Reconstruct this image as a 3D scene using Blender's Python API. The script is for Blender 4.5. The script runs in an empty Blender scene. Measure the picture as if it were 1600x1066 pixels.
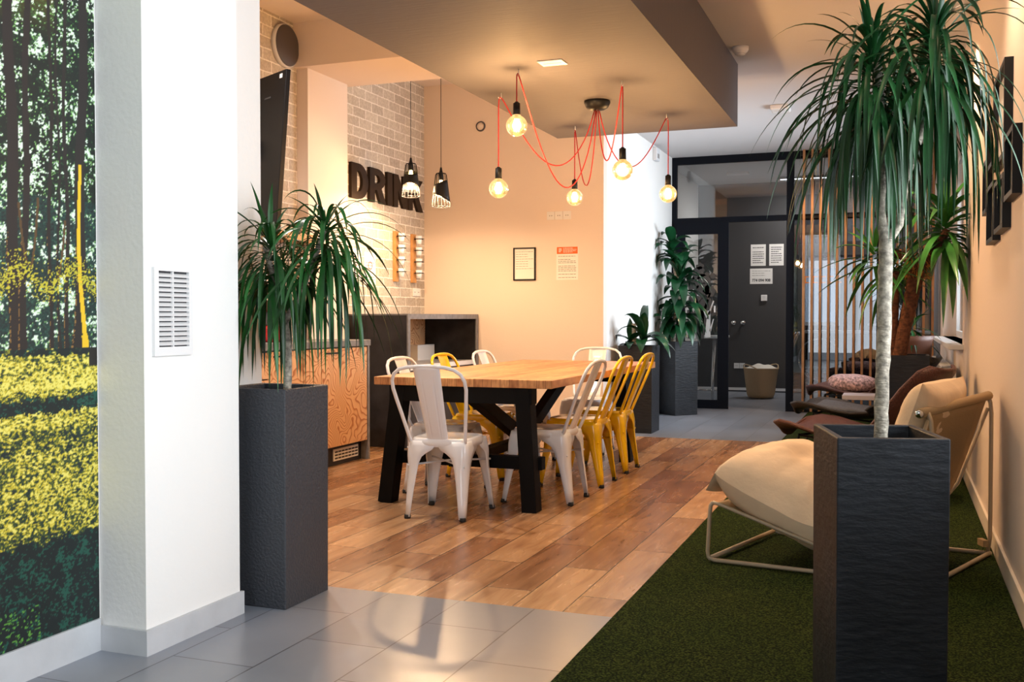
import bpy, bmesh, math, random
from mathutils import Vector, Matrix, noise
from math import sin, cos, pi, radians as R
sc = bpy.context.scene
COL = sc.collection
# ---------------------------------------------------------------- camera
cam_d = bpy.data.cameras.new('camera'); cam = bpy.data.objects.new('camera', cam_d); COL.objects.link(cam)
cam_d.sensor_width = 36.0; cam_d.lens = 1583.0/1600*36; cam_d.clip_start = 0.05
cam.location = (0, 0, 1.12)
YAW = math.atan(604/1583); PIT = math.atan(37/1583)
cam.rotation_euler = (pi/2-PIT, 0, YAW)
sc.camera = cam
# ---------------------------------------------------------------- world
w = bpy.data.worlds.new('world'); sc.world = w; w.use_nodes = True
bg = w.node_tree.nodes['Background']; bg.inputs[0].default_value = (.80, .89, 1, 1); bg.inputs[1].default_value = .5
# ---------------------------------------------------------------- daylight at the windows
def area(name, loc, rot, sx, sy, power, col, spread=180):
    l = bpy.data.lights.new(name, 'AREA'); l.shape = 'RECTANGLE'; l.size = sx; l.size_y = sy; l.energy = power; l.color = col
    l.spread = R(spread)
    o = bpy.data.objects.new(name, l); COL.objects.link(o); o.location = loc; o.rotation_euler = rot; return o
DAY = (.88, .94, 1)
area('daylight_near', (.80, 2.15, 1.75), (0, R(90), 0), 1.8, 2.7, 122, (.94, .97, 1))           # through right window beside the camera
area('daylight_far', (.78, 10.2, 1.75), (0, R(82), 0), 1.5, 2.8, 95, DAY, 140)               # through far right window
area('daylight_rear', (-1.0, -2.75, 1.4), (R(90), 0, 0), 2.4, 2.4, 34, DAY)              # through the shopfront behind the camera
# ---------------------------------------------------------------- colour management
vs = sc.view_settings
sc.display_settings.display_device = 'sRGB'
vs.view_transform = 'Standard'; vs.look = 'None'; vs.gamma = 1; vs.exposure = 0.75
try: vs.use_curve_mapping = False
except Exception: pass
cy = sc.cycles
cy.max_bounces = 8; cy.diffuse_bounces = 4; cy.glossy_bounces = 4; cy.transmission_bounces = 6; cy.transparent_max_bounces = 12
cy.sample_clamp_indirect = 6; cy.caustics_reflective = False; cy.caustics_refractive = False; cy.use_denoising = True
WARM = (1, .60, .28)
# ================================================================ materials
def srgb(r, g, b):
    f = lambda c: (c/255/12.92) if c/255 <= .04045 else ((c/255+.055)/1.055)**2.4
    return (f(r), f(g), f(b), 1)
MATS = {}
def mat(name, col, rough=.5, metal=0, bump=None, coat=0, spec=.5, emit=None, estr=0, vary=None):
    """plain procedural material; bump=(scale, strength, stretch), vary=(scale, amount)"""
    m = bpy.data.materials.new(name); m.use_nodes = True; MATS[name] = m
    nt = m.node_tree; b = nt.nodes['Principled BSDF']
    b.inputs['Base Color'].default_value = col if len(col) == 4 else (*col, 1)
    b.inputs['Roughness'].default_value = rough; b.inputs['Metallic'].default_value = metal
    b.inputs['Coat Weight'].default_value = coat; b.inputs['Coat Roughness'].default_value = .1
    b.inputs['Specular IOR Level'].default_value = spec
    if emit: b.inputs['Emission Color'].default_value = (*emit, 1); b.inputs['Emission Strength'].default_value = estr
    if bump or vary:
        tc = nt.nodes.new('ShaderNodeTexCoord')
    if bump:
        mp = nt.nodes.new('ShaderNodeMapping'); mp.inputs['Scale'].default_value = bump[2] if len(bump) > 2 else (1, 1, 1)
        nt.links.new(tc.outputs['Object'], mp.inputs[0])
        n = nt.nodes.new('ShaderNodeTexNoise'); n.inputs['Scale'].default_value = bump[0]; n.inputs['Detail'].default_value = 5
        nt.links.new(mp.outputs[0], n.inputs['Vector'])
        bp = nt.nodes.new('ShaderNodeBump'); bp.inputs['Strength'].default_value = bump[1]; bp.inputs['Distance'].default_value = .01
        nt.links.new(n.outputs['Fac'], bp.inputs['Height']); nt.links.new(bp.outputs[0], b.inputs['Normal'])
    if vary:
        n = nt.nodes.new('ShaderNodeTexNoise'); n.inputs['Scale'].default_value = vary[0]; n.inputs['Detail'].default_value = 6
        nt.links.new(tc.outputs['Object'], n.inputs['Vector'])
        r = nt.nodes.new('ShaderNodeValToRGB'); c = b.inputs['Base Color'].default_value[:]
        lo, hi = 1-vary[1], 1+vary[1]
        r.color_ramp.elements[0].position = .3; r.color_ramp.elements[1].position = .7
        r.color_ramp.elements[0].color = (c[0]*lo, c[1]*lo, c[2]*lo, 1); r.color_ramp.elements[1].color = (min(1, c[0]*hi), min(1, c[1]*hi), min(1, c[2]*hi), 1)
        nt.links.new(n.outputs['Fac'], r.inputs[0]); nt.links.new(r.outputs[0], b.inputs['Base Color'])
    return m
class NT:
    def __init__(s, name, rough=.5):
        s.m = bpy.data.materials.new(name); MATS[name] = s.m; s.m.use_nodes = True; s.t = s.m.node_tree; s.b = s.t.nodes['Principled BSDF']; s.b.inputs['Roughness'].default_value = rough
    def n(s, typ, **kw):
        x = s.t.nodes.new('ShaderNode'+typ)
        for k, v in kw.items():
            if k in x.inputs: x.inputs[k].default_value = v
            else: setattr(x, k, v)
        return x
    def l(s, a, b): s.t.links.new(a, b)
    def xyz(s):
        tc = s.n('TexCoord'); sp = s.n('SeparateXYZ'); s.l(tc.outputs['Object'], sp.inputs[0]); return tc, sp
    def comb(s, a, b, c=None):
        k = s.n('CombineXYZ'); s.l(a, k.inputs[0]); s.l(b, k.inputs[1])
        if c: s.l(c, k.inputs[2])
        return k.outputs[0]
    def math(s, op, a, b=None):
        k = s.n('Math', operation=op)
        for i, v in enumerate((a, b)):
            if v is None: continue
            if isinstance(v, (int, float)): k.inputs[i].default_value = v
            else: s.l(v, k.inputs[i])
        return k.outputs[0]
    def ramp(s, fac, stops):
        r = s.n('ValToRGB'); e = r.color_ramp.elements
        while len(e) < len(stops): e.new(.5)
        for i, (p, c) in enumerate(stops): e[i].position = p; e[i].color = c if len(c) == 4 else (*c, 1)
        s.l(fac, r.inputs[0]); return r.outputs[0]
    def mix(s, fac, a, b, mode='MIX'):
        k = s.n('Mix', data_type='RGBA', blend_type=mode)
        if isinstance(fac, (int, float)): k.inputs[0].default_value = fac
        else: s.l(fac, k.inputs[0])
        for i, v in ((6, a), (7, b)):
            if isinstance(v, tuple): k.inputs[i].default_value = v
            else: s.l(v, k.inputs[i])
        return k.outputs[2]
    def bump(s, h, st=.3, d=.005):
        k = s.n('Bump'); k.inputs['Strength'].default_value = st; k.inputs['Distance'].default_value = d; s.l(h, k.inputs['Height']); s.l(k.outputs[0], s.b.inputs['Normal'])

mat('plaster', (.80, .79, .77), .8, bump=(60, .12)); mat('plaster_warm', (.74, .64, .57), .8, bump=(60, .10))
mat('ceiling_paint', (.60, .59, .60), .85, bump=(120, .15)); mat('kitchen_ceiling', (.74, .66, .60), .85)
mat('bulkhead_paint', (.105, .098, .108), .75, bump=(8, .15, (1, 6, 1)))
mat('skirting', (.50, .51, .53), .5, bump=(30, .1), vary=(6, .08)); mat('skirting_cream', (.72, .65, .55), .5)
mat('black_metal', (.006, .0065, .008), .45, spec=.25); mat('frame_metal', (.004, .006, .011), .6, spec=.1); mat('grey_edge', (.17, .17, .18), .5, vary=(20, .25))
mat('slate', (.010, .012, .016), .5, bump=(18, .4, (1, 1, 3.0)), vary=(9, .3), spec=.3); mat('slate_fine', (.034, .037, .045), .5, bump=(90, .55))
mat('soil', (.02, .015, .01), .95, bump=(60, 1)); mat('dark_laminate', (.020, .0195, .023), .5, spec=.3, bump=(9, .1), vary=(7, .5))
mat('white_enamel', (.80, .85, .92), .16, coat=.6); mat('yellow_enamel', (.88, .57, .006), .16, coat=.6); mat('rubber', (.01, .01, .01), .7)
mat('black_wood', (.003, .003, .0035), .55, spec=.12, bump=(12, .2, (1, 1, .1))); mat('red_cord', (.42, .012, .012), .6); mat('white_plastic', (.75, .75, .75), .35)
mat('bare_wood', (.48, .25, .09), .5, bump=(20, .1), vary=(12, .25)); mat('slat_wood', (.33, .15, .055), .5, bump=(25, .15, (1, 1, .08)), vary=(5, .3))
mat('cream_canvas', (.74, .58, .40), .85, bump=(7, 1.0), vary=(5, .10)); mat('tan_canvas', (.36, .25, .13), .8, bump=(120, .2)); mat('tan_tube', (.42, .33, .22), .4)
mat('office_grey', (.045, .045, .048), .6, bump=(20, .08)); mat('office_ceiling', (.55, .55, .56), .8)
mat('paper', (.80, .79, .77), .7); mat('ink', (.04, .04, .045), .7); mat('orange_print', (.70, .13, .02), .6); mat('red_ink', (.6, .03, .03), .6); mat('faint_ink', (.30, .28, .27), .7)
mat('red_plastic', (.55, .01, .02), .2, coat=.5); mat('beige_basket', (.42, .31, .19), .8, bump=(60, .8, (1, 1, 3))); mat('white_cloth', (.65, .62, .56), .9, bump=(15, .6))
mat('chrome', (.7, .7, .7), .15, metal=1); mat('brown_pot', (.10, .04, .025), .5); mat('dark_grey_plastic', (.06, .052, .058), .5)
mat('radiator_white', (.70, .71, .73), .3); mat('picture_dark', (.05, .06, .055), .3, vary=(14, .9)); mat('patterned', (.45, .30, .30), .9, bump=(30, .5), vary=(45, .8))
mat('woven_brown', (.075, .02, .014), .4, bump=(160, .9), vary=(90, .5)); mat('woven_black', (.012, .008, .008), .4, bump=(160, .9)); mat('woven_grey', (.10, .115, .15), .8, bump=(150, 1), vary=(110, .4))
mat('leaf_mid', (.013, .075, .014), .34, vary=(5, .75), spec=.35); mat('leaf', (.007, .048, .011), .36, vary=(3.5, .75), spec=.35); mat('leaf_bright', (.035, .16, .03), .3, vary=(4, .7)); mat('leaf_broad', (.006, .05, .018), .28, vary=(5, .6))
mat('bark_pale', (.34, .30, .24), .9, bump=(30, 1, (1, 1, 3)), vary=(55, .6)); mat('bark_brown', (.11, .04, .018), .9, bump=(40, 1, (1, 1, 2)), vary=(40, .6)); mat('bark_fibre', (.55, .26, .06), .9, bump=(50, 1), vary=(40, .5))
mat('decal', (.060, .055, .052), .5); mat('decal_white', (.6, .6, .6), .5); mat('screen', (.004, .004, .005), .4, spec=.2); mat('brown_letter', (.022, .012, .006), .6, spec=.2, vary=(20, .2))
mat('frosted', (.65, .66, .68), .6); mat('lilac_box', (.42, .40, .47), .6); mat('orange_neon', (.8, .25, .03), .5, emit=(1, .30, .04), estr=.6)
mat('lamp_panel', (.9, .9, .9), .5, emit=(.9, .95, 1), estr=2.0)
mat('filament', (1, .7, .3), .5, emit=(1, .62, .22), estr=60); mat('spot_lens', (1, .8, .5), .5, emit=(1, .66, .32), estr=12)
mat('pendant_bulb', (1, .8, .4), .5, emit=(1, .62, .2), estr=14)
def glass(name, tint, gloss_min, rough=0.0, emit=0):
    m = bpy.data.materials.new(name); MATS[name] = m; m.use_nodes = True; nt = m.node_tree; nt.nodes.clear()
    out = nt.nodes.new('ShaderNodeOutputMaterial'); tr = nt.nodes.new('ShaderNodeBsdfTransparent'); gl = nt.nodes.new('ShaderNodeBsdfGlossy'); mx = nt.nodes.new('ShaderNodeMixShader'); fr = nt.nodes.new('ShaderNodeFresnel')
    tr.inputs[0].default_value = (*tint, 1); gl.inputs['Roughness'].default_value = rough; gl.inputs[0].default_value = (1, 1, 1, 1); fr.inputs[0].default_value = 1.5
    mm = nt.nodes.new('ShaderNodeMath'); mm.operation = 'MAXIMUM'; mm.inputs[1].default_value = gloss_min; nt.links.new(fr.outputs[0], mm.inputs[0])
    nt.links.new(mm.outputs[0], mx.inputs[0]); nt.links.new(tr.outputs[0], mx.inputs[1]); nt.links.new(gl.outputs[0], mx.inputs[2])
    if emit:
        e = nt.nodes.new('ShaderNodeEmission'); e.inputs[0].default_value = (1, .56, .17, 1); e.inputs[1].default_value = emit
        a = nt.nodes.new('ShaderNodeAddShader'); nt.links.new(mx.outputs[0], a.inputs[0]); nt.links.new(e.outputs[0], a.inputs[1]); nt.links.new(a.outputs[0], out.inputs[0])
    else: nt.links.new(mx.outputs[0], out.inputs[0])
glass('pane_glass', (.93, .95, .96), .07); glass('pane_darkened', (.55, .58, .62), .10); glass('bulb_glass', (1, .93, .80), .05, emit=.55); glass('cup_glass', (.8, .82, .85), .15)  # slat-side pane tint carries shade, darkening the office seen through it

def make_brick():
    k = NT('brick', .8); tc, sp = k.xyz(); v = k.comb(sp.outputs[1], sp.outputs[2])
    nz = k.n('TexNoise'); nz.inputs['Scale'].default_value = 14; nz.inputs['Detail'].default_value = 6; k.l(tc.outputs['Object'], nz.inputs['Vector'])
    sub = k.n('VectorMath', operation='SCALE'); k.l(nz.outputs['Color'], sub.inputs[0]); sub.inputs['Scale'].default_value = .012
    add = k.n('VectorMath', operation='ADD'); k.l(v, add.inputs[0]); k.l(sub.outputs[0], add.inputs[1])
    br = k.n('TexBrick'); k.l(add.outputs[0], br.inputs['Vector']); br.inputs['Scale'].default_value = 1
    for a, b in (('Brick Width', .225), ('Row Height', .088), ('Mortar Size', .007), ('Mortar Smooth', .4)): br.inputs[a].default_value = b
    br.inputs['Color1'].default_value = (.46, .40, .33, 1); br.inputs['Color2'].default_value = (.62, .56, .47, 1); br.inputs['Mortar'].default_value = (.86, .81, .73, 1)
    n2 = k.n('TexNoise'); n2.inputs['Scale'].default_value = 55; n2.inputs['Detail'].default_value = 8; k.l(tc.outputs['Object'], n2.inputs['Vector'])
    sp2 = k.ramp(n2.outputs['Fac'], [(.35, (.78, .76, .74)), (.65, (1.0, 1.0, 1.0))])
    k.l(k.mix(1.0, br.outputs['Color'], sp2, 'MULTIPLY'), k.b.inputs['Base Color'])
    h = k.math('SUBTRACT', k.math('MULTIPLY', n2.outputs['Fac'], .4), k.math('MULTIPLY', br.outputs['Fac'], -.5)); k.bump(h, .8, .01)
make_brick()
def make_tiles(name, wdt, hgt, c1, c2, mortar, rough, grain, offx=0, offy=0, ms=.0025):
    k = NT(name, rough); tc, sp = k.xyz(); v = k.comb(k.math('ADD', sp.outputs[1], offy), k.math('ADD', sp.outputs[0], offx))
    br = k.n('TexBrick'); k.l(v, br.inputs['Vector']); br.inputs['Scale'].default_value = 1
    for a, b in (('Brick Width', wdt), ('Row Height', hgt), ('Mortar Size', ms), ('Mortar Smooth', 0)): br.inputs[a].default_value = b
    br.inputs['Color1'].default_value = (0, 0, 0, 1); br.inputs['Color2'].default_value = (1, 1, 1, 1); br.inputs['Mortar'].default_value = (.5, .5, .5, 1)
    if grain:
        mp = k.n('Mapping'); mp.inputs['Scale'].default_value = (9, 1.1, 1); k.l(tc.outputs['Object'], mp.inputs[0])
        jitter = k.n('VectorMath', operation='ADD'); sc_ = k.n('VectorMath', operation='SCALE'); k.l(br.outputs['Color'], sc_.inputs[0]); sc_.inputs['Scale'].default_value = 31
        k.l(mp.outputs[0], jitter.inputs[0]); k.l(sc_.outputs[0], jitter.inputs[1])
        n = k.n('TexNoise'); n.inputs['Scale'].default_value = 2.2; n.inputs['Detail'].default_value = 8; n.inputs['Distortion'].default_value = .7; k.l(jitter.outputs[0], n.inputs['Vector'])
        base = k.ramp(br.outputs['Color'], [(0, c1), (.35, tuple(a*.75+b*.25 for a, b in zip(c1, c2))), (.75, tuple(a*.3+b*.7 for a, b in zip(c1, c2))), (1, c2)])
        g = k.ramp(n.outputs['Fac'], [(.26, (.55, .46, .42)), (.48, (.88, .85, .83)), (.62, (1.0, 1.0, 1.0)), (.8, (1.0, 1.0, .98))])
        col = k.mix(1.0, base, g, 'MULTIPLY')
        n3 = k.n('TexNoise'); n3.inputs['Scale'].default_value = 5; n3.inputs['Detail'].default_value = 3; k.l(tc.outputs['Object'], n3.inputs['Vector'])
        kn = k.ramp(n3.outputs['Fac'], [(.70, (0, 0, 0)), (.76, (1, 1, 1))])
        col = k.mix(k.math('MULTIPLY', kn, .7), col, (.06, .03, .015, 1))
        k.l(k.math('ADD', k.math('MULTIPLY', n.outputs['Fac'], .04), rough), k.b.inputs['Roughness'])
    else:
        n = k.n('TexNoise'); n.inputs['Scale'].default_value = 3; n.inputs['Detail'].default_value = 7; k.l(tc.outputs['Object'], n.inputs['Vector'])
        base = k.mix(br.outputs['Color'], (*c1, 1), (*c2, 1)); g = k.ramp(n.outputs['Fac'], [(.3, (.86, .87, .88)), (.7, (1, 1, 1))]); col = k.mix(1.0, base, g, 'MULTIPLY')
    k.l(k.mix(br.outputs['Fac'], col, (*mortar, 1)), k.b.inputs['Base Color'])
    k.bump(k.math('MULTIPLY', br.outputs['Fac'], -1), .5, .002)
make_tiles('grey_tile', .625, .3125, (.20, .22, .26), (.26, .28, .325), (.07, .07, .08), .28, False, offx=1.922, offy=.415-.625)
make_tiles('wood_tile', .86, .205, (.25, .115, .055), (.56, .34, .18), (.05, .03, .02), .25, True, offx=.98+.0, offy=-.44)
def make_turf():
    k = NT('turf', .95); tc, sp = k.xyz()
    n = k.n('TexNoise'); n.inputs['Scale'].default_value = 140; n.inputs['Detail'].default_value = 5; k.l(tc.outputs['Object'], n.inputs['Vector'])
    n2 = k.n('TexNoise'); n2.inputs['Scale'].default_value = 2.5; n2.inputs['Detail'].default_value = 2; k.l(tc.outputs['Object'], n2.inputs['Vector'])
    c = k.ramp(n.outputs['Fac'], [(.38, (.002, .006, .001)), (.5, (.016, .032, .004)), (.62, (.065, .088, .014))])
    c2 = k.ramp(n2.outputs['Fac'], [(.3, (.7, .85, .7)), (.7, (1, 1, 1))]); k.l(k.mix(1.0, c, c2, 'MULTIPLY'), k.b.inputs['Base Color'])
    k.b.inputs['Specular IOR Level'].default_value = .1; k.bump(n.outputs['Fac'], 1, .02)
make_turf()
def make_ply(name, ax):
    k = NT(name, .45); tc, sp = k.xyz()
    mp = k.n('Mapping'); mp.inputs['Scale'].default_value = ax; k.l(tc.outputs['Object'], mp.inputs[0])
    n = k.n('TexNoise'); n.inputs['Scale'].default_value = 1.35; n.inputs['Detail'].default_value = 2.6; n.inputs['Roughness'].default_value = .42; n.inputs['Distortion'].default_value = .35; k.l(mp.outputs[0], n.inputs['Vector'])
    f = k.math('FRACT', k.math('MULTIPLY', n.outputs['Fac'], 34))
    c = k.ramp(f, [(0, (.70, .43, .23)), (.58, (.66, .38, .19)), (.78, (.40, .15, .045)), (.90, (.36, .12, .035)), (.97, (.70, .43, .23))])
    k.l(c, k.b.inputs['Base Color'])
make_ply('plywood', (1.5, 1.6, 1.7))
def make_table_wood():
    k = NT('table_wood', .38); tc, sp = k.xyz(); v = k.comb(sp.outputs[1], sp.outputs[0])
    br = k.n('TexBrick'); k.l(v, br.inputs['Vector']); br.inputs['Scale'].default_value = 1
    for a, b in (('Brick Width', .6), ('Row Height', .055), ('Mortar Size', .0012), ('Mortar Smooth', 0)): br.inputs[a].default_value = b
    br.inputs['Color1'].default_value = (.46, .19, .065, 1); br.inputs['Color2'].default_value = (.70, .37, .155, 1); br.inputs['Mortar'].default_value = (.2, .08, .03, 1)
    mp = k.n('Mapping'); mp.inputs['Scale'].default_value = (16, 2, 4); k.l(tc.outputs['Object'], mp.inputs[0])
    n = k.n('TexNoise'); n.inputs['Scale'].default_value = 4; n.inputs['Detail'].default_value = 6; k.l(mp.outputs[0], n.inputs['Vector'])
    k.l(k.mix(1.0, br.outputs['Color'], k.ramp(n.outputs['Fac'], [(.3, (.6, .5, .42)), (.6, (1, 1, 1))]), 'MULTIPLY'), k.b.inputs['Base Color'])
make_table_wood()
mm = NT('mural_print', .55); at = mm.n('Attribute', attribute_name='print'); mm.l(at.outputs['Color'], mm.b.inputs['Base Color'])
# ================================================================ mesh helpers
class MB:
    def __init__(s): s.v = []; s.f = []; s.sm = []
    def add(s, vs, fs, smooth=False):
        n = len(s.v); s.v += [tuple(v) for v in vs]; s.f += [tuple(i+n for i in f) for f in fs]; s.sm += [smooth]*len(fs); return s
    def box(s, x0, x1, y0, y1, z0, z1):
        return s.add([(x0, y0, z0), (x1, y0, z0), (x1, y1, z0), (x0, y1, z0), (x0, y0, z1), (x1, y0, z1), (x1, y1, z1), (x0, y1, z1)],
                     [(0, 3, 2, 1), (4, 5, 6, 7), (0, 1, 5, 4), (1, 2, 6, 5), (2, 3, 7, 6), (3, 0, 4, 7)])
    def beam(s, a, b, wx, wy, up=(0, 0, 1)):
        a = Vector(a); b = Vector(b); d = (b-a).normalized(); u = Vector(up)
        if abs(d.dot(u)) > .99: u = Vector((0, 1, 0))
        r = d.cross(u).normalized(); u = r.cross(d)
        vs = [p+r*i*wx/2+u*j*wy/2 for p in (a, b) for i, j in ((-1, -1), (1, -1), (1, 1), (-1, 1))]
        return s.add(vs, [(0, 3, 2, 1), (4, 5, 6, 7), (0, 1, 5, 4), (1, 2, 6, 5), (2, 3, 7, 6), (3, 0, 4, 7)])
    def tube(s, pts, r, n=8, cap=True, closed=False):
        pts = [Vector(p) for p in pts]; m = len(pts); vs = []; prev = None
        for i, p in enumerate(pts):
            if closed: d = pts[(i+1) % m]-pts[i-1]
            else: d = pts[min(i+1, m-1)]-pts[max(i-1, 0)]
            d = d.normalized() if d.length > 1e-9 else Vector((0, 0, 1))
            if prev is None: u = Vector((0, 0, 1)) if abs(d.z) < .9 else Vector((1, 0, 0))
            else: u = prev
            u = (u-d*u.dot(d)); u = u.normalized() if u.length > 1e-6 else d.orthogonal().normalized(); prev = u; w_ = d.cross(u)
            rr = r[i] if isinstance(r, (list, tuple)) else r
            vs += [p+(u*cos(2*pi*k/n)+w_*sin(2*pi*k/n))*rr for k in range(n)]
        fs = []
        for i in range(m if closed else m-1):
            j = (i+1) % m
            fs += [(i*n+k, i*n+(k+1) % n, j*n+(k+1) % n, j*n+k) for k in range(n)]
        if cap and not closed: fs += [tuple(range(n-1, -1, -1)), tuple((m-1)*n+k for k in range(n))]
        return s.add(vs, fs, True)
    def lathe(s, prof, c=(0, 0, 0), n=24, cap=False):
        vs = [(c[0]+r*cos(2*pi*k/n), c[1]+r*sin(2*pi*k/n), c[2]+z) for r, z in prof for k in range(n)]; m = len(prof)
        fs = [(i*n+k, i*n+(k+1) % n, (i+1)*n+(k+1) % n, (i+1)*n+k) for i in range(m-1) for k in range(n)]
        if cap: fs += [tuple(range(n-1, -1, -1)), tuple((m-1)*n+k for k in range(n))]
        return s.add(vs, fs, True)
    def grid(s, nu, nv, fn, smooth=True, closed_u=False):
        vs = [fn(i/(nu-1) if not closed_u else i/nu, j/(nv-1)) for i in range(nu) for j in range(nv)]
        fs = [(i*nv+j, ((i+1) % nu)*nv+j, ((i+1) % nu)*nv+j+1, i*nv+j+1) for i in range(nu if closed_u else nu-1) for j in range(nv-1)]
        return s.add(vs, fs, smooth)
    def prism(s, poly, h, mtx=None):
        n = len(poly); vs = [(x, y, 0) for x, y in poly]+[(x, y, h) for x, y in poly]
        if mtx: vs = [mtx @ Vector(v) for v in vs]
        return s.add(vs, [tuple(range(n-1, -1, -1)), tuple(range(n, 2*n))]+[(i, (i+1) % n, n+(i+1) % n, n+i) for i in range(n)])
    def xf(s, m): s.v = [tuple(m @ Vector(v)) for v in s.v]; return s
    def build(s, name, m, parent=None, bevel=0, solid=0, subd=0, smooth=None, world=False, loc=None):
        off = Vector((0, 0, 0))
        if world and parent: off = Vector(parent.location)
        if loc is not None: off = Vector(loc)
        me = bpy.data.meshes.new(name); me.from_pydata([tuple(Vector(v)-off) for v in s.v], [], s.f); me.materials.append(MATS[m])
        me.polygons.foreach_set('use_smooth', [bool(x) if smooth is None else smooth for x in s.sm]); me.update()
        o = bpy.data.objects.new(name, me); COL.objects.link(o)
        if parent: o.parent = parent
        if loc is not None: o.location = loc
        if solid: k = o.modifiers.new('solid', 'SOLIDIFY'); k.thickness = solid; k.offset = 0
        if bevel: k = o.modifiers.new('bevel', 'BEVEL'); k.width = bevel; k.segments = 2; k.limit_method = 'ANGLE'
        if subd: k = o.modifiers.new('subd', 'SUBSURF'); k.levels = subd; k.render_levels = subd
        return o
def tag(o, label=None, cat=None, group=None, kind=None):
    if label: o['label'] = label
    if cat: o['category'] = cat
    if group: o['group'] = group
    if kind: o['kind'] = kind
    return o
def thing(name, label, cat, loc=(0, 0, 0), rz=0, group=None):
    o = bpy.data.objects.new(name, None); o.empty_display_size = .1; COL.objects.link(o); o.location = loc; o.rotation_euler = (0, 0, rz)
    return tag(o, label, cat, group)
def copy_tree(o, parent=None):
    c = o.copy(); COL.objects.link(c)
    if parent: c.parent = parent
    for ch in list(o.children): copy_tree(ch, c)
    return c
def struct(name, mb, m, parent=None, **k):
    o = mb.build(name, m, parent, **k)
    o['kind'] = 'structure'
    return o
def B(*a): return MB().box(*a)
# ================================================================ shell
XR, XM, XK, XW = .44, -2.51, -4.5, -2.62        # right wall, mural wall, kitchen brick wall, white wall
YB, YP, YO = 9.3, 12.42, 15.5                    # back wall, glass partition, office back wall
ZC, ZK, ZB = 3.08, 3.45, 2.60
struct('floor', B(XM-.1, XR+.2, -3, 3.645, -.1, 0), 'grey_tile')
struct('floor', B(XK-.1, XR+.2, 3.645, 9.30, -.1, 0), 'wood_tile')
struct('floor', B(-3.2, XR+.2, 9.30, 16, -.1, 0), 'grey_tile')
struct('ceiling', B(-2.65, XR+.2, -3, YP+.05, ZC, ZC+.1), 'ceiling_paint')
struct('ceiling', B(XK-.1, -2.65, 3.5, YB+.1, ZK, ZK+.1), 'kitchen_ceiling')
struct('ceiling', B(-3.2, XR+.2, YP+.05, 16, 3.13, 3.23), 'office_ceiling')
struct('ceiling_bulkhead', B(-2.65, -1.18, 3.65, 8.0, ZB, ZK+.05), 'bulkhead_paint')
struct('wall_left', B(XM-.12, XM, -3, 3.615, 0, ZC), 'plaster')
struct('wall_pillar', B(XM, -2.318, 2.68, 3.19, 0, ZC), 'plaster')
struct('wall_kitchen_front', B(XK-.1, XM-.12, 3.50, 3.615, 0, ZK), 'plaster')
struct('wall_kitchen', B(XK-.12, XK, 3.5, YB+.1, 0, ZK), 'brick')
struct('wall_pilaster', B(XK, XK+.10, 6.98, 7.60, 0, 3.10), 'plaster_warm')
struct('ceiling_beam', B(XK, -2.66, 6.93, 7.68, 3.10, ZK), 'plaster_warm')
struct('wall_back', B(XK, XW, YB, YB+.12, 0, ZK), 'plaster_warm')
struct('wall_hall', B(XW-.12, XW, YB+.12, YP+.1, 0, ZC), 'plaster')
struct('wall_rear', MB().box(XM, -2.3, -3.1, -3, 0, ZC).box(.2, XR+.2, -3.1, -3, 0, ZC).box(-2.3, .2, -3.1, -3, 2.75, ZC), 'plaster')
wr = MB()
ops = [(.75, 3.55, .75, 2.8), (8.15, 11.7, .92, 2.78)]
y = -3
for a, b, c, d in ops:
    wr.box(XR, XR+.2, y, a, 0, 3.13); wr.box(XR, XR+.2, a, b, 0, c); wr.box(XR, XR+.2, a, b, d, 3.13); y = b
wr.box(XR, XR+.2, y, 16, 0, 3.13)
struct('wall_right', wr, 'plaster_warm')
for k, (a, b, c, d) in enumerate(ops):
    wf = MB(); x0, x1 = XR+.13, XR+.17
    wf.box(x0, x1, a, b, c, c+.06).box(x0, x1, a, b, d-.06, d).box(x0, x1, a, a+.06, c+.06, d-.06).box(x0, x1, b-.06, b, c+.06, d-.06)
    m_ = (a+b)/2; wf.box(x0, x1, m_-.04, m_+.04, c+.06, d-.06)
    f = struct('window_%d' % (k+1), wf, 'white_plastic'); p = B(x0+.015, x0+.02, a+.05, b-.05, c+.05, d-.05).build('pane', 'pane_glass', f)
struct('trim_sill', B(XR-.10, XR+.12, 8.0, 11.75, .885, .92), 'white_plastic', bevel=.004)
rear = MB()
for a in (-2.3, -1.05, .15): rear.box(a, a+.05, -3.08, -3.02, 0, 2.69)
rear.box(-2.3, .2, -3.08, -3.02, 2.69, 2.75)
struct('window_5', rear, 'frame_metal')
# baseboards
struct('baseboard_left', B(XM, XM+.013, -3, 2.668, 0, .108), 'skirting')
struct('baseboard_pillar', MB().box(XM+.013, -2.305, 2.667, 2.68, 0, .085).box(-2.318, -2.305, 2.68, 3.20, 0, .085), 'skirting')
struct('baseboard_right', B(XR-.014, XR, 2.0, 8.0, 0, .10), 'skirting_cream', bevel=.003)
struct('baseboard_back', B(-3.2, XW, YB-.012, YB, 0, .07), 'skirting_cream')
struct('baseboard_hall', B(XW, XW+.012, YB, YP, 0, .07), 'skirting')
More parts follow.
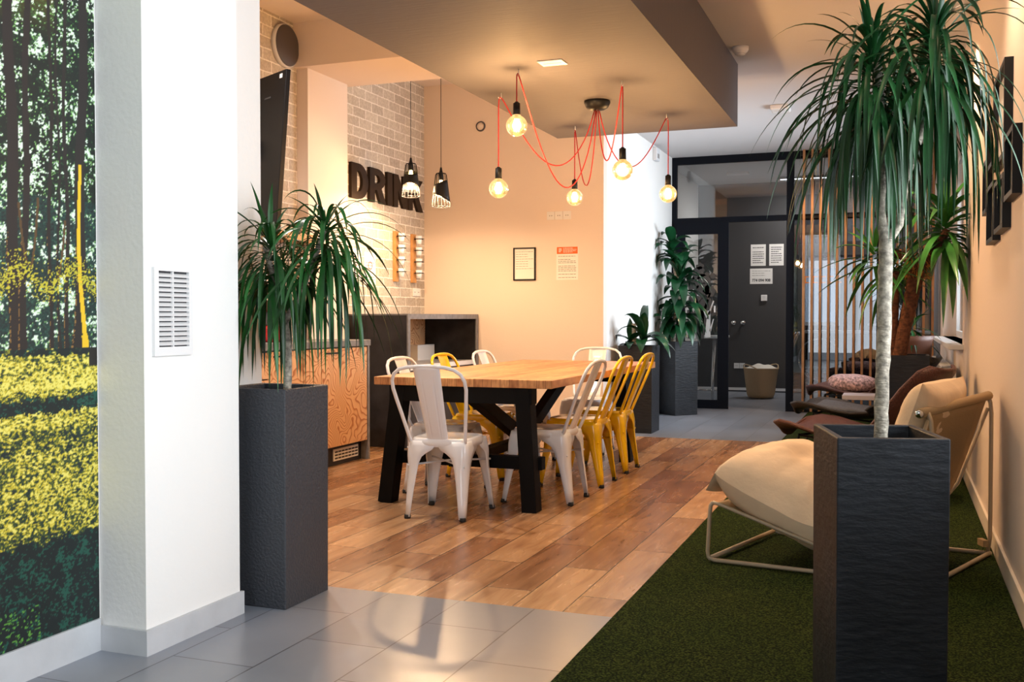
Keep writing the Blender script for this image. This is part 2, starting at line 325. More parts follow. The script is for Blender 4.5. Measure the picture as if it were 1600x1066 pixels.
# office shell behind the glass
struct('wall_office_left', B(-3.0, -2.87, YP+.06, YO+.1, 0, 3.13), 'plaster')
struct('wall_office_back', MB().box(-3.0, -1.34, YO, YO+.12, 0, 3.13).box(-1.34, XR, YO, YO+.12, 0, 1.0).box(-1.34, XR, YO, YO+.12, 2.36, 3.13).box(-.80, -.42, YO, YO+.12, 1.0, 2.36).box(-.10, XR, YO, YO+.12, 1.0, 2.36), 'office_grey')
struct('wall_office_corner', B(-3.0, XW-.12, YP-.02, YP+.06, 0, ZC), 'plaster')
struct('baseboard_office', B(-2.87, -1.3, YO-.012, YO, .02, .06), 'white_plastic')
for k, (a, b) in enumerate(((-1.34, -.80), (-.42, -.10))):
    wf = MB(); c, d = 1.0, 2.36
    wf.box(a, b, YO+.03, YO+.07, c, c+.05).box(a, b, YO+.03, YO+.07, d-.05, d).box(a, a+.05, YO+.03, YO+.07, c+.05, d-.05).box(b-.05, b, YO+.03, YO+.07, c+.05, d-.05)
    f = struct('window_%d' % (k+3), wf, 'white_plastic'); B(a+.05, b-.05, YO+.045, YO+.05, c+.05, d-.05).build('pane', 'pane_glass', f)
    B(a+.05, b-.05, YO+.035, YO+.04, 1.84, 2.31).build('frosted_film', 'frosted', f)
# ---------------------------------------------------------------- mural (a printed forest photograph)
def mural():
    rnd = random.Random(4)
    y0, y1, z0, z1 = 2.14, 2.672, .108, ZC
    dy = .0032; ny = int((y1-y0)/dy); nz_ = int((2.42-z0)/.0036)
    ys = [-3+i*1.5/60 for i in range(60)]+[-1.5+i*2.7/180 for i in range(180)]+[1.2+i*(y0-1.2)/180 for i in range(180)]+[y0+(y1-y0)*i/ny for i in range(ny+1)]
    zs = [z0+(2.42-z0)*j/nz_ for j in range(nz_+1)]+[2.42+(z1-2.42)*j/90 for j in range(1, 91)]
    trunks = [(2.338, 2.322, .021, 1.0), (2.365, 2.402, .013, .9), (2.472, 2.487, .007, .8), (2.545, 2.540, .008, .85), (2.51, 2.512, .005, .9), (2.590, 2.628, .021, 1.0)]
    for _ in range(50): a = -3+rnd.random()*5; trunks.append((a, a+rnd.uniform(-.02, .02), rnd.uniform(.005, .03), .9))
    gold = (.80, .50, .015)
    def fb(x, y_, z_, o=4): return noise.fractal(Vector((x, y_, z_)), .6, 2.1, o)
    def col(y, z):
        leafn = fb(y*16, z*16, 3.1); fine = fb(y*78, z*112, 8.2, 3); fine2 = fb(y*110, z*230, 1.2, 2)
        if z > 1.02:
            g = .5+.5*leafn; v = max(0, fine*.9+leafn*.8+.12)
            c = [.006+.10*v*v, .010+.40*v*v, .006+.12*v*v]
            if z < 1.5: c = [c[0]*1.4, c[1]*.9+.03*(fine2+.6), c[2]*1.8+.02*(fine2+.6)]
            sky = fine*1.0+leafn*.9 + (.25 if z > 2.12 else 0)+.25*math.exp(-((y-2.41)/.06)**2-((z-1.62)/.1)**2)+.15*math.exp(-((y-2.34)/.05)**2-((z-1.85)/.12)**2)
            if sky > .55: c = [.75, .85, .72]
            elif sky > .42: c = [.25, .5, .15]
            if z > 2.0 and y < 2.5: c = [c[0]+.15*(z-2)*3, c[1]+.18*(z-2)*2, c[2]]
            for a, b, r, d in trunks:
                t = max(0, min(1, (z-1.0)/1.3)); cx = a*(1-t)+b*t if a < 2 else a; cx = b*t+a*(1-t); cx += .006*sin(z*9+a*40); rr = r*(1.1-.25*t)
                if z < 1.10: rr *= 1+(1.10-z)*4
                q = (y-cx)/rr
                if abs(q) < 1:
                    c = [.018, .012, .010]
                    if q < -.70 and z < 1.38 and r < .03 and fine > .1: c = [.26, .13, .03]
            # branching forks
            for cx, zz, s_, le in ((2.392, 1.28, -1, .12), (2.392, 1.27, 1, .14), (2.50, 1.24, 1, .12)):
                t = (z-zz)/le
                if 0 < t < 1.6 and abs(y-(cx+s_*.03*math.sqrt(t))) < .0045: c = [.10, .05, .015]
            # sunlit trunk on the right
            if z < 1.62:
                cx = 2.602+.006*sin(z*8)+max(0, 1.25-z)*.06
                if abs(y-cx) < .0075*(1.35-.5*(z-1.0)/.6): c = list(gold)
                if z < 1.06 and abs(y-cx) < .014: c = list(gold)
            if 1.17 < z < 1.33:                      # yellow leaves hanging across
                band = 1.24+.03*sin(y*30)+.05*(y-2.45)
                if fine2*.8+fine*.6-abs(z-band)*9+.15 > .12: c = [.55, .48, .03]
        else:
            band = 0
            d = 1.02-z; d += (.012*leafn+.012*fine)*min(1, d*20)
            if d < .02: band = -.25
            elif d < .13: band = .30+.9*max(0, d-.06)*6
            elif d < .155: band = .1
            elif d < .20: band = -.55
            elif d < .255: band = .30
            elif d < .33: band = -.12
            elif d < .56: band = .13
            elif d < .64: band = .13-(d-.56)*7
            else: band = -.62
            band += .22*leafn+.12*fb(y*7, z*22, 6.6)-.06
            blade = noise.fractal(Vector((y*85, z*150, 4.4)), .7, 2.2, 4)
            v = blade*1.0+fine*.55+band+.07
            if v > .55: c = [.80, .70, .14]
            elif v > .26: c = [.60, .47, .03]
            elif v > .06: c = [.26, .25, .02]
            elif v > -.22: c = [.05, .075, .015]
            elif v > -.45: c = [.012, .035, .018]
            else: c = [.006, .014, .016]
            if band < -.3:
                c = [.004, .010, .010] if blade+leafn*.6 < .30 else [.008, .075, .050]
                if d > .80 and y < 2.42 and blade+fine*.5 > .45: c = [.10, .30, .04]
            if y > 2.635 and z > .96: c = [.015, .012, .01]
        return [q*.92 for q in c]
    vs_ = []; cs = []
    for yy in ys:
        for zz in zs:
            vs_.append((XM+.004, yy, zz)); c = col(yy, zz) if yy > 2.0 else col(yy, zz); cs += [*c, 1]
    nzn = len(zs); fs = [(i*nzn+j, (i+1)*nzn+j, (i+1)*nzn+j+1, i*nzn+j+1) for i in range(len(ys)-1) for j in range(nzn-1)]
    me = bpy.data.meshes.new('forest_mural'); me.from_pydata(vs_, [], fs); me.materials.append(MATS['mural_print'])
    at_ = me.color_attributes.new('print', 'FLOAT_COLOR', 'POINT'); at_.data.foreach_set('color', cs); me.update()
    o = bpy.data.objects.new('forest_mural', me); COL.objects.link(o)
    tag(o, 'printed wall mural of a sunlit green forest with yellow undergrowth, left of the white pillar', 'wall mural')
mural()
# ---------------------------------------------------------------- pillar air vent
def vent():
    t = thing('air_vent', 'white slatted air vent grille on the side of the white pillar', 'vent', (-2.318, 2.82, .985))
    x = -2.318; y0, y1, z0, z1 = 2.718, 2.912, .99, 1.288
    f = MB(); f.box(x, x+.012, y0, y1, z0, z0+.03).box(x, x+.012, y0, y1, z1-.012, z1).box(x, x+.012, y0, y0+.022, z0+.03, z1-.012).box(x, x+.012, y1-.018, y1, z0+.03, z1-.012).box(x, x+.0095, 2.812, 2.818, z0+.03, z1-.012)
    f.build('vent_frame', 'white_plastic', t, world=True)
    B(x, x+.001, y0+.01, y1-.01, z0+.02, z1-.01).build('backing', 'ink', t, world=True)
    n = 15
    for i in range(n):
        z = z0+.037+i*(z1-z0-.05)/n
        MB().beam((x+.006, y0+.022, z+.004), (x+.006, y1-.018, z+.004), .012, .008, up=(.5, 0, 1)).build('slat', 'white_plastic', t, world=True)
vent()
# ---------------------------------------------------------------- planters
def planter(label, loc, rz, wx, wy, h, m, group=None):
    t = thing('planter', label, 'planter', loc, rz, group)
    th = .02; b = MB(); ox = [(-wx/2, -wy/2), (wx/2, -wy/2), (wx/2, wy/2), (-wx/2, wy/2)]; ix = [(-wx/2+th, -wy/2+th), (wx/2-th, -wy/2+th), (wx/2-th, wy/2-th), (-wx/2+th, wy/2-th)]
    vs_ = [(x*.985, y*.985, 0) for x, y in ox]+[(x, y, h) for x, y in ox]+[(x, y, h) for x, y in ix]+[(x, y, h-.12) for x, y in ix]
    fs = [(3, 2, 1, 0)]
    for a in (0, 4, 8): fs += [(a+i, a+(i+1) % 4, a+4+(i+1) % 4, a+4+i) for i in range(4)]
    b.add(vs_, fs).build('box', m, t, bevel=.004)
    MB().box(-wx/2+th, wx/2-th, -wy/2+th, wy/2-th, h-.14, h-.055).build('soil', 'soil', t)
    return t
def planter_at(label, x0, x1, y0, y1, h, m, rz=0): return planter(label, ((x0+x1)/2, (y0+y1)/2, 0), rz, x1-x0, y1-y0, h, m)
planter_at('tall charcoal square planter beside the white pillar', -2.495, -2.178, 3.285, 3.60, .845, 'slate_fine')
t_ = R(14)
c0 = Vector((-.15, 2.82)); ux = Vector((cos(t_), sin(t_))); uy = Vector((-sin(t_), cos(t_))); cc = c0+ux*.145+uy*.18
planter('large black slate planter in the right foreground before the sling chair', (cc.x, cc.y, 0), t_, .29, .36, .80, 'slate')
planter('dark grey planter at the hall wall holding the taller broad-leaved plant', (-2.385, 11.62, 0), R(50), .33, .33, .845, 'slate')
planter_at('dark grey planter at the white wall corner with the small broad-leaved plant', -2.545, -2.21, 9.56, 9.90, .845, 'slate')
planter_at('black planter holding the yucca behind the brown woven lounge chair', -.13, .20, 7.36, 7.69, .862, 'slate')
# ---------------------------------------------------------------- leaves
def keep_clear(v):
    # leaves bend along the walls instead of passing through them
    x, y, z = v
    if y < 3.2 and x < -2.30 and y > 2.5: y = 3.205+.02*(3.2-y)
    lo = -2.50 if y < 4 else -2.605
    if y > 4.5 and y < 8.1 or y < 4.5: x = min(x, .425+.01*math.tanh(x-.425) if x > .425 else x)
    if x < lo and z > 0: x = lo+.008*math.tanh((x-lo)*5)
    return Vector((x, y, z))
def strap_leaf(mb, base, az, el, L, wd, droop, rnd, seg=9, fold=.35):
    d = Vector((cos(az)*cos(el), sin(az)*cos(el), sin(el))); p = Vector(base); st = L/seg; vs_ = []; side = Vector((-sin(az), cos(az), 0)); tw = rnd.uniform(-.5, .5); bend = rnd.uniform(-.12, .12)
    for i in range(seg+1):
        t = i/seg; ww = wd*(.55+.9*t if t < .35 else .865+.0*t)*(1 if t < .45 else max(.02, 1-((t-.45)/.55)**1.6))
        a = tw*t; up = side.cross(d).normalized(); s_ = (side*cos(a)+up*sin(a)); nrm = s_.cross(d)
        vs_ += [p-s_*ww/2, p-nrm*ww*fold*.5*-1, p+s_*ww/2]
        p = p+d*st
        d = (d+Vector((0, 0, -1))*droop*st*(1+1.0*t)+side*bend*st*3).normalized()
    if Vector(base).length > 2: vs_ = [keep_clear(v) for v in vs_]
    fs = []
    for i in range(seg):
        a = i*3; fs += [(a, a+1, a+4, a+3), (a+1, a+2, a+5, a+4)]
    mb.add(vs_, fs, True)
def crown(rnd, c, n, L, wd, droop, h=.14, tilt=(0, 0)):
    mb = MB()
    for i in range(n):
        t = i/(n-1); az = i*2.399+rnd.uniform(-.3, .3); el = R(62)*(t**2.6)-R(35)*(1-t)+R(22)*rnd.random(); 
        base = Vector(c)+Vector((tilt[0]*t, tilt[1]*t, -h+h*t))+Vector((cos(az), sin(az), 0))*.012
        strap_leaf(mb, base, az, el+rnd.uniform(-.15, .25), L*rnd.uniform(.72, 1.12)*(1-.62*t**3), wd*rnd.uniform(.75, 1.2), droop*(rnd.uniform(.75, 1.5) if rnd.random() > .32 else rnd.uniform(.22, .5)), rnd, seg=12)
    return mb
def plant(name, label, cat, loc, stems, crowns, m='leaf', bark='bark_pale', seed=1):
    t = thing(name, label, cat, loc); rnd = random.Random(seed)
    for pts, rs in stems:
        P_ = []; Rr = []
        for i in range(len(pts)-1):
            a, b = Vector(pts[i]), Vector(pts[i+1]); k = max(2, int((b-a).length/.03))
            for j in range(k): P_.append(a.lerp(b, j/k)+Vector((rnd.uniform(-1, 1), rnd.uniform(-1, 1), 0))*.0016); Rr.append((rs[i]*(1-j/k)+rs[i+1]*j/k)*(1+.07*((len(Rr)) % 2))*rnd.uniform(.97, 1.05))
        P_.append(Vector(pts[-1])); Rr.append(rs[-1])
        MB().tube(P_, Rr, 12).build('trunk', bark, t, world=True)
    for c, n, L, wd, dr, h in crowns: crown(rnd, c, n, L, wd, dr, h).build('foliage', m, t, world=True)
    return t
plant('potted_dragon_tree', 'drooping strap-leaved dragon tree with two crowns, rooted in the planter by the white pillar', 'plant', (-2.27, 3.45, .79),
      [([(-2.275, 3.45, .78), (-2.272, 3.45, 1.0), (-2.29, 3.45, 1.12), (-2.36, 3.43, 1.40)], [.016, .0155, .014, .011]), ([(-2.285, 3.45, 1.10), (-2.2, 3.46, 1.25), (-2.11, 3.47, 1.46)], [.013, .011, .010])],
      [((-2.345, 3.44, 1.44), 105, .52, .021, 10, .19), ((-2.11, 3.47, 1.50), 105, .52, .021, 10, .19)], m='leaf_mid', seed=3)
plant('potted_dragon_tree', 'tall dragon tree with pale trunk and long dark leaves, rooted in the foreground planter', 'plant', (-.04, 3.05, .745),
      [([(-.045, 3.05, .73), (-.04, 3.05, 1.0), (-.035, 3.05, 1.34)], [.018, .0185, .019]), ([(-.035, 3.05, 1.32), (-.05, 3.05, 1.42), (-.045, 3.05, 1.6), (-.065, 3.05, 1.86)], [.016, .012, .0125, .012]),
       ([(-.035, 3.05, 1.33), (.0, 3.05, 1.38), (.012, 3.05, 1.5), (.07, 3.06, 1.68), (.085, 3.06, 1.90)], [.014, .011, .011, .010, .010])],
      [((-.075, 3.05, 1.88), 165, .47, .018, 11.5, .22), ((.09, 3.08, 1.94), 145, .47, .018, 11.5, .20)], seed=11)
# yucca
t = plant('potted_yucca', 'yucca with shaggy brown trunk and bright striped leaves in the black planter by the window', 'plant', (.02, 7.5, .80),
      [([(.0, 7.5, .80), (.03, 7.5, 1.0), (.09, 7.5, 1.3), (.13, 7.5, 1.52)], [.046, .044, .046, .058]), ([(-.04, 7.52, .80), (-.03, 7.52, 1.1), (-.02, 7.52, 1.45)], [.03, .028, .026]),
       ([(.15, 7.5, 1.5), (.25, 7.5, 1.58), (.30, 7.5, 1.72)], [.04, .028, .024]), ([(.10, 7.5, 1.5), (-.05, 7.48, 1.58), (-.12, 7.46, 1.60)], [.036, .022, .018])],
      [((.29, 7.5, 1.84), 80, .66, .060, 3.4, .26), ((-.16, 7.45, 1.62), 26, .46, .045, 2.6, .16), ((-.05, 7.62, 1.50), 20, .42, .04, 4.5, .15)], m='leaf_bright', bark='bark_brown', seed=5)
rnd = random.Random(9); fb_ = MB()
for i in range(170):
    a = rnd.random()*6.28; z = rnd.uniform(1.38, 1.60); r = .05+.025*(z-1.38)/.2; p = Vector((.115+r*cos(a), 7.5+r*sin(a), z)); q = p+Vector((cos(a)*rnd.uniform(.01, .06), sin(a)*rnd.uniform(.01, .06), rnd.uniform(-.05, .05))); fb_.tube([p, (p+q)/2+Vector((0, 0, .01)), q], [.003, .003, .001], 4)
fb_.build('husk', 'bark_fibre', t, world=True)
# broad-leaved plants
def broad(label, loc, stems, leaves, seed):
    t = thing('corn_plant', label, 'plant', loc); rnd = random.Random(seed)
    for pts, rs in stems: MB().tube(pts, rs, 10).build('trunk', 'bark_pale', t, world=True)
    mb = MB()
    for c, n, L, wd, h in leaves:
        for i in range(n):
            tt = i/max(1, n-1); az = i*2.4+rnd.uniform(-.5, .5); strap_leaf(mb, Vector(c)+Vector((0, 0, -h*(1-tt))), az, R(65)*tt+rnd.uniform(-.2, .5), L*rnd.uniform(.7, 1.15), wd*rnd.uniform(.8, 1.2), 5.2*rnd.uniform(.7, 1.3), rnd, seg=8, fold=.3)
    mb.build('foliage', 'leaf_broad', t, world=True); return t
broad('tall corn plant with glossy broad leaves and twisted pale trunk beside the glass door', (-2.37, 11.6, .79),
      [([(-2.37, 11.6, .78), (-2.35, 11.6, 1.0), (-2.40, 11.6, 1.25), (-2.37, 11.6, 1.6)], [.035, .03, .028, .022]), ([(-2.43, 11.58, .78), (-2.42, 11.58, 1.05), (-2.36, 11.58, 1.3), (-2.44, 11.6, 1.85)], [.03, .028, .022, .018])],
      [((-2.36, 11.6, 1.72), 52, .46, .15, .75), ((-2.45, 11.6, 2.0), 16, .36, .12, .25), ((-2.47, 11.55, 1.15), 12, .34, .13, .15)], 2)
broad('small broad-leaved plant sprouting around a cut stem at the white wall corner', (-2.40, 9.73, .79),
      [([(-2.42, 9.73, .78), (-2.43, 9.73, 1.06)], [.024, .022])],
      [((-2.33, 9.70, .94), 13, .40, .13, .06), ((-2.46, 9.72, .90), 7, .30, .11, .05)], 6)
# ---------------------------------------------------------------- turf carpet
tag(B(-.98, XR-.016, -2.0, 12.30, 0, .012).build('turf_carpet', 'turf'), 'strip of green artificial turf carpet along the right wall', 'carpet')
# ---------------------------------------------------------------- dining table
def table():
    x0, x1, y0, y1, zt = -2.94, -1.815, 5.38, 7.97, .765
    t = thing('dining_table', 'long trestle dining table with orange-brown wooden top and black legs', 'table', (-2.40, 6.65, 0))
    B(x0, x1, y0, y1, zt-.048, zt).build('tabletop', 'table_wood', t, world=True, bevel=.004)
    for y in (5.47, 7.64):
        e = -1 if y < 6 else 1
        MB().beam((-2.895, y, 0), (-2.80, y, zt-.05), .09, .10, up=(0, 1, 0)).build('leg', 'black_wood', t, world=True, bevel=.003)
        MB().beam((-1.965, y, 0), (-2.01, y, zt-.05), .09, .10, up=(0, 1, 0)).build('leg', 'black_wood', t, world=True, bevel=.003)
        B(-2.86, -1.95, y-.045, y+.045, zt-.145, zt-.048).build('top_rail', 'black_wood', t, world=True, bevel=.003)
        MB().box(-2.925, -1.915, y+.03, y+.095, .235, .31).build('crossbar', 'black_wood', t, world=True, bevel=.003)
    B(-2.46, -2.38, 5.40, 7.72, .245, .30).build('stretcher', 'black_wood', t, world=True, bevel=.003)
    MB().beam((-2.42, 5.52, .70), (-2.42, 6.55, .29), .07, .085, up=(0, 0, 1)).build('brace', 'black_wood', t, world=True, bevel=.003)
    MB().beam((-2.42, 7.58, .70), (-2.42, 6.55, .29), .07, .085, up=(0, 0, 1)).build('brace', 'black_wood', t, world=True, bevel=.003)
table()
# ---------------------------------------------------------------- metal chairs
def make_chair(col):
    t = thing('metal_chair', '', 'chair'); S = .445
    # seat pan with dished top and rolled edge
    def seat(u, v):
        a = u*2*pi; k = v
        c_, s_ = cos(a), sin(a); p = .26; r = 1/((abs(c_)**(1/p)+abs(s_)**(1/p))**p)
        if k < .8: q = k/.8; return (c_*r*.172*q, s_*r*.172*q, S-.006+.006*min(1, q*q*1.2))
        q = (k-.8)/.2; return (c_*r*(.172+.010*sin(q*pi/2)), s_*r*(.172+.010*sin(q*pi/2)), S-.045*q*q)
    MB().grid(48, 16, seat, closed_u=True).build('seat', col, t, solid=.003)
    th = .175; 
    for sx in (-1, 1):
        for sy in (-1, 1):
            fx = sx*(.205 if sy > 0 else .178); fy = sy*.222
            rows = [(.432, .170), (.405, .168), (.385, .155), (.365, .120), (.345, .095), (.31, .076), (.26, .064), (.18, .052), (.09, .041), (.012, .033)]
            mb = MB(); vs_ = []; N = 9
            for z, e in rows:
                q = 1-z/.432; k = q**1.0; cx = sx*th*(1-k)+fx*k; cyy = sy*th*(1-k)+fy*k; rr = min(.035, e*.55)
                bul = .006*sin(min(1, q*3)*pi)
                path = [(-e, 0), (-(e+rr)/2, 0), (-rr, 0), (-rr*.62, -rr*.08), (-rr*.29, -rr*.29), (-rr*.08, -rr*.62), (0, -rr), (0, -(e+rr)/2), (0, -e)]
                vs_ += [(cx+sx*(a+bul), cyy+sy*(b+bul), z) for a, b in path]
            fs = [(i*N+j, i*N+j+1, (i+1)*N+j+1, (i+1)*N+j) for i in range(len(rows)-1) for j in range(N-1)]
            mb.add(vs_, fs, True); lg = mb.build('leg', col, t, solid=.004)
            MB().lathe([(.001, 0), (.017, 0), (.019, .006), (.018, .022), (.001, .022)], (fx-sx*.014, fy-sy*.014, 0), 12).build('rubber_foot', 'rubber', lg)
    br = MB()
    br.tube([(-.17, -.19, .295), (.0, 0, .305), (.185, .195, .295)], .006, 6).tube([(.17, -.19, .295), (.0, 0, .295), (-.185, .195, .295)], .006, 6)
    br.build('cross_brace', col, t)
    # hoop back
    def back(x, z):                                   # rear lean
        q = (z-S)/.405; return -.168-.165*q
    pts = []
    left = [(-.160, .415), (-.168, .46), (-.185, .56), (-.203, .66), (-.214, .73), (-.212, .775), (-.195, .812), (-.160, .838), (-.11, .850), (-.05, .855), (0, .856)]
    for x, z in left: pts.append((x, back(x, z), z))
    for x, z in reversed(left[:-1]): pts.append((-x, back(x, z), z))
    MB().tube(pts, .0105, 10).build('back_hoop', col, t)
    def sp(u, v):
        z = .425+v*.425; w_ = .062+.016*v; x = (u-.5)*2*w_; edge = min(1, abs(u-.5)*2); y = back(0, z)+.004-.012*(1-edge**6)
        rib = .0
        uu = abs(u-.5)*2
        if .06 < v < .86 and .50 < uu < .60: rib = -.0022
        if .12 < v < .80 and uu < .36: rib = -.0025
        return (x, y+rib, z)
    MB().grid(41, 34, sp).build('back_splat', col, t, solid=.002)
    return t
cw = make_chair('white_enamel'); cyw = make_chair('yellow_enamel'); used = set()
for proto, x, y, rz, lab in [
    (cw, -2.395, 5.26, 3, 'white metal chair at the near head of the table with its back to the camera'),
    (cw, -2.02, 5.89, 90, 'white metal chair on the right side of the table, nearest of that row'),
    (cyw, -2.02, 6.56, 90, 'yellow metal chair on the right side of the table, next to the white chair'),
    (cyw, -2.02, 7.21, 90, 'yellow metal chair on the right side of the table, farthest of that row'),
    (cw, -2.72, 5.93, -90, 'white metal chair on the left side of the table, nearest of that row'),
    (cyw, -2.74, 6.63, -90, 'yellow metal chair on the left side of the table, the only yellow one there'),
    (cw, -2.72, 7.32, -90, 'white metal chair on the left side of the table, farthest of that row'),
    (cw, -2.43, 8.13, 180, 'white metal chair at the far head of the table, its curved back above the tabletop')]:
    o = proto if proto.name not in used else copy_tree(proto); used.add(proto.name)
    o.location = (x, y, 0); o.rotation_euler = (0, 0, R(rz)); o['label'] = lab; o['group'] = 'metal chairs around the dining table'
# ---------------------------------------------------------------- kitchen counter
def counter():
    t = thing('kitchen_cabinet', 'kitchen base cabinet with swirling plywood doors and dark end panel', 'cabinet', (-4.2, 6.3, 0)); xf = -3.91; y0, y1 = 4.3, 7.08
    MB().box(XK, xf-.02, y0, y1-.03, .15, .895).build('carcass', 'dark_laminate', t, world=True)
    B(XK, xf+.004, y1-.028, y1, 0, .897).build('end_panel', 'grey_edge', t, world=True, bevel=.002)
    B(XK, xf-.06, y0, y1-.03, 0, .15).build('plinth', 'dark_laminate', t, world=True)
    edges = [(6.375, 7.045), (5.715, 6.37)]
    for a, b in edges:
        d = B(xf-.018, xf, a+.003, b-.003, .155, .888).build('door', 'plywood', t, world=True, bevel=.002)
        MB().box(xf, xf+.008, a+.06, a+.28, .852, .862).build('handle', 'black_metal', d, loc=None, world=False) if False else MB().box(xf+4.2, xf+.010+4.2, a+.05-6.3, a+.26-6.3, .850, .860).build('handle', 'black_metal', d)
    for z0, z1 in ((.155, .44), (.445, .705), (.71, .888)):
        B(xf-.018, xf, 5.06, 5.71, z0, z1-.004).build('drawer', 'plywood', t, world=True, bevel=.002)
    v = B(xf-.06, xf-.052, 6.62, 6.99, .035, .125).build('plinth_vent', 'white_plastic', t, world=True)
    hb = MB()
    for r_ in range(3):
        for c_ in range(7): hb.box(xf-.052+4.2, xf-.050+4.2, 6.64-6.3+c_*.05, 6.68-6.3+c_*.05, .048+r_*.024, .060+r_*.024)
    hb.build('opening', 'ink', v)
    tag(B(XK, xf+.012, y0, 7.085, .897, .945).build('worktop', 'grey_edge', bevel=.003), 'grey worktop lying on the plywood kitchen cabinet', 'worktop')
counter()
def espresso():
    t = thing('coffee_machine', 'small red countertop machine on the grey worktop behind the dragon tree', 'coffee machine', (-4.22, 6.14, .945))
    B(-4.36, -4.08, 6.02, 6.26, .945, 1.06).build('body', 'red_plastic', t, world=True, bevel=.02)
    B(-4.38, -4.24, 6.03, 6.25, 1.06, 1.24).build('column', 'dark_grey_plastic', t, world=True, bevel=.01)
    B(-4.30, -4.10, 6.03, 6.25, 1.16, 1.24).build('head', 'brown_pot', t, world=True, bevel=.015)
    B(-4.08, -4.05, 6.08, 6.20, .955, .965).build('drip_tray', 'chrome', t, world=True)
espresso()
def shelf():
    t = thing('wall_shelf', 'orange-brown wooden shelf on the brick wall with rods hanging below', 'shelf', (-4.4, 6.6, 1.70))
    B(XK, -4.27, 6.10, 6.95, 1.70, 1.765).build('board', 'bare_wood', t, world=True, bevel=.003)
    for i in range(16): MB().tube([(-4.32, 6.2+i*.045, 1.70), (-4.32, 6.2+i*.045, 1.55)], .003, 6).build('rod', 'black_metal', t, world=True)
    MB().tube([(-4.32, 6.18, 1.55), (-4.32, 6.90, 1.55)], .004, 6).build('rod', 'black_metal', t, world=True)
shelf()
# ---------------------------------------------------------------- bar cabinet
def bar():
    t = thing('bar_cabinet', 'tall dark bar cabinet with grey-edged open niche below the brick wall', 'cabinet', (-4.2, 8.5, 0)); x0, x1, y0, y1, z1 = -4.492, -3.90, 7.74, 9.285, 1.15
    B(x0, x1-.012, y0, y0+.03, .0, z1-.012).build('end_panel', 'dark_laminate', t, world=True, bevel=.002)
    B(x0, x1-.012, y0, y1, z1-.012, z1).build('top_board', 'grey_edge', t, world=True)
    f = MB(); f.box(x1-.012, x1, y0, y1, z1-.045, z1).box(x1-.012, x1, y0, y0+.045, 0, z1-.045).box(x1-.012, x1, y1-.05, y1, 0, z1-.045); f.build('front_edge', 'grey_edge', t, world=True)
    B(x0, x1-.012, y1-.03, y1, 0, z1-.012).build('far_panel', 'dark_laminate', t, world=True)
    B(x0, x0+.02, y0+.03, y1-.03, .70, z1-.012).build('back_lining', 'plywood', t, world=True)
    B(x0, x1-.03, y0+.03, y1-.03, .66, .70).build('shelf', 'white_plastic', t, world=True)
    B(x1-.05, x1-.03, y0+.03, y1-.03, 0, .66).build('front_panel', 'dark_laminate', t, world=True)
bar()
tag(B(-4.47, -4.36, 8.86, 9.24, .70, .85).build('carton', 'white_plastic', bevel=.002), 'small white carton standing in the back corner of the open bar niche', 'carton')
# ---------------------------------------------------------------- display seen from behind
def display():
    Rt = Vector((-3.82, 5.8, 2.775)); dirw = Vector((-.88, .475, 0)).normalized(); nrm = Vector((.475, .88, 0)).normalized(); dn = Vector((0, 0, -1.10))-nrm*.085
    t = thing('display_screen', 'black display screen on a wall mount, tilted down, seen from behind at the brick wall', 'screen', (-4.2, 6.0, 2.2))
    W = .60
    def slab(o0, o1, d0, d1, n0, n1): return MB().add([Rt+dirw*a+dn*b+nrm*c for c in (n0, n1) for a, b in ((o0, d0), (o1, d0), (o1, d1), (o0, d1))], [(0, 1, 2, 3), (7, 6, 5, 4), (0, 4, 5, 1), (1, 5, 6, 2), (2, 6, 7, 3), (3, 7, 4, 0)])
    slab(0, W, 0, 1, 0, .035).build('case', 'screen', t, world=True, bevel=.004)
    slab(.03, W-.03, .03, .97, .035, .037).build('panel', 'ink', t, world=True)
    slab(.05, .085, .02, .045, -.002, 0).build('sticker', 'paper', t, world=True)
    slab(.20, .28, .14, .15, -.003, 0).build('slot', 'ink', t, world=True)
    MB().beam(Rt+dirw*.35+dn*.45+nrm*-.02, (XK, 6.25, 2.25), .05, .12).build('wall_mount', 'black_metal', t, world=True)
display()
def round_clock():
    t = thing('wall_speaker', 'dark round disc mounted high on the brick wall above the screen', 'wall speaker', (XK, 6.78, 3.22))
    m = Matrix.Translation((XK, 6.79, 3.235)) @ Matrix.Rotation(R(90), 4, 'Y')
    a = MB(); a.lathe([(.0, .05), (.145, .05), (.158, .044), (.160, .036)], n=40); a.xf(m).build('face', 'dark_grey_plastic', t, world=True)
    b = MB(); b.lathe([(.158, .040), (.166, .036), (.166, .0), (.0, 0)], n=40); b.xf(m).build('rim', 'frosted', t, world=True)
round_clock()
# ---------------------------------------------------------------- DRINK letters
def letter(ch, splines, y0, y1, z0=2.17, z1=2.48):
    cu = bpy.data.curves.new('c', 'CURVE'); cu.dimensions = '2D'; cu.fill_mode = 'BOTH'; cu.extrude = .014
    for poly in splines:
        s_ = cu.splines.new('POLY'); s_.points.add(len(poly)-1); s_.use_cyclic_u = True
        for i, (a, b) in enumerate(poly): s_.points[i].co = (a, b, 0, 1)
    tmp = bpy.data.objects.new('tmp', cu); COL.objects.link(tmp)
    me = bpy.data.meshes.new_from_object(tmp.evaluated_get(bpy.context.evaluated_depsgraph_get())); bpy.data.objects.remove(tmp)
    for v in me.vertices:
        a, b, c = v.co; v.co = (c+.014+.002, a*(y1-y0), b*(z1-z0))
    me.materials.clear(); me.materials.append(MATS['brown_letter'])
    o = bpy.data.objects.new('wall_letter', me); COL.objects.link(o); o.location = (XK, y0, z0)
    tag(o, 'dark raised capital letter %s of the word DRINK on the brick wall' % ch, 'letter', 'raised letters of the wall sign')
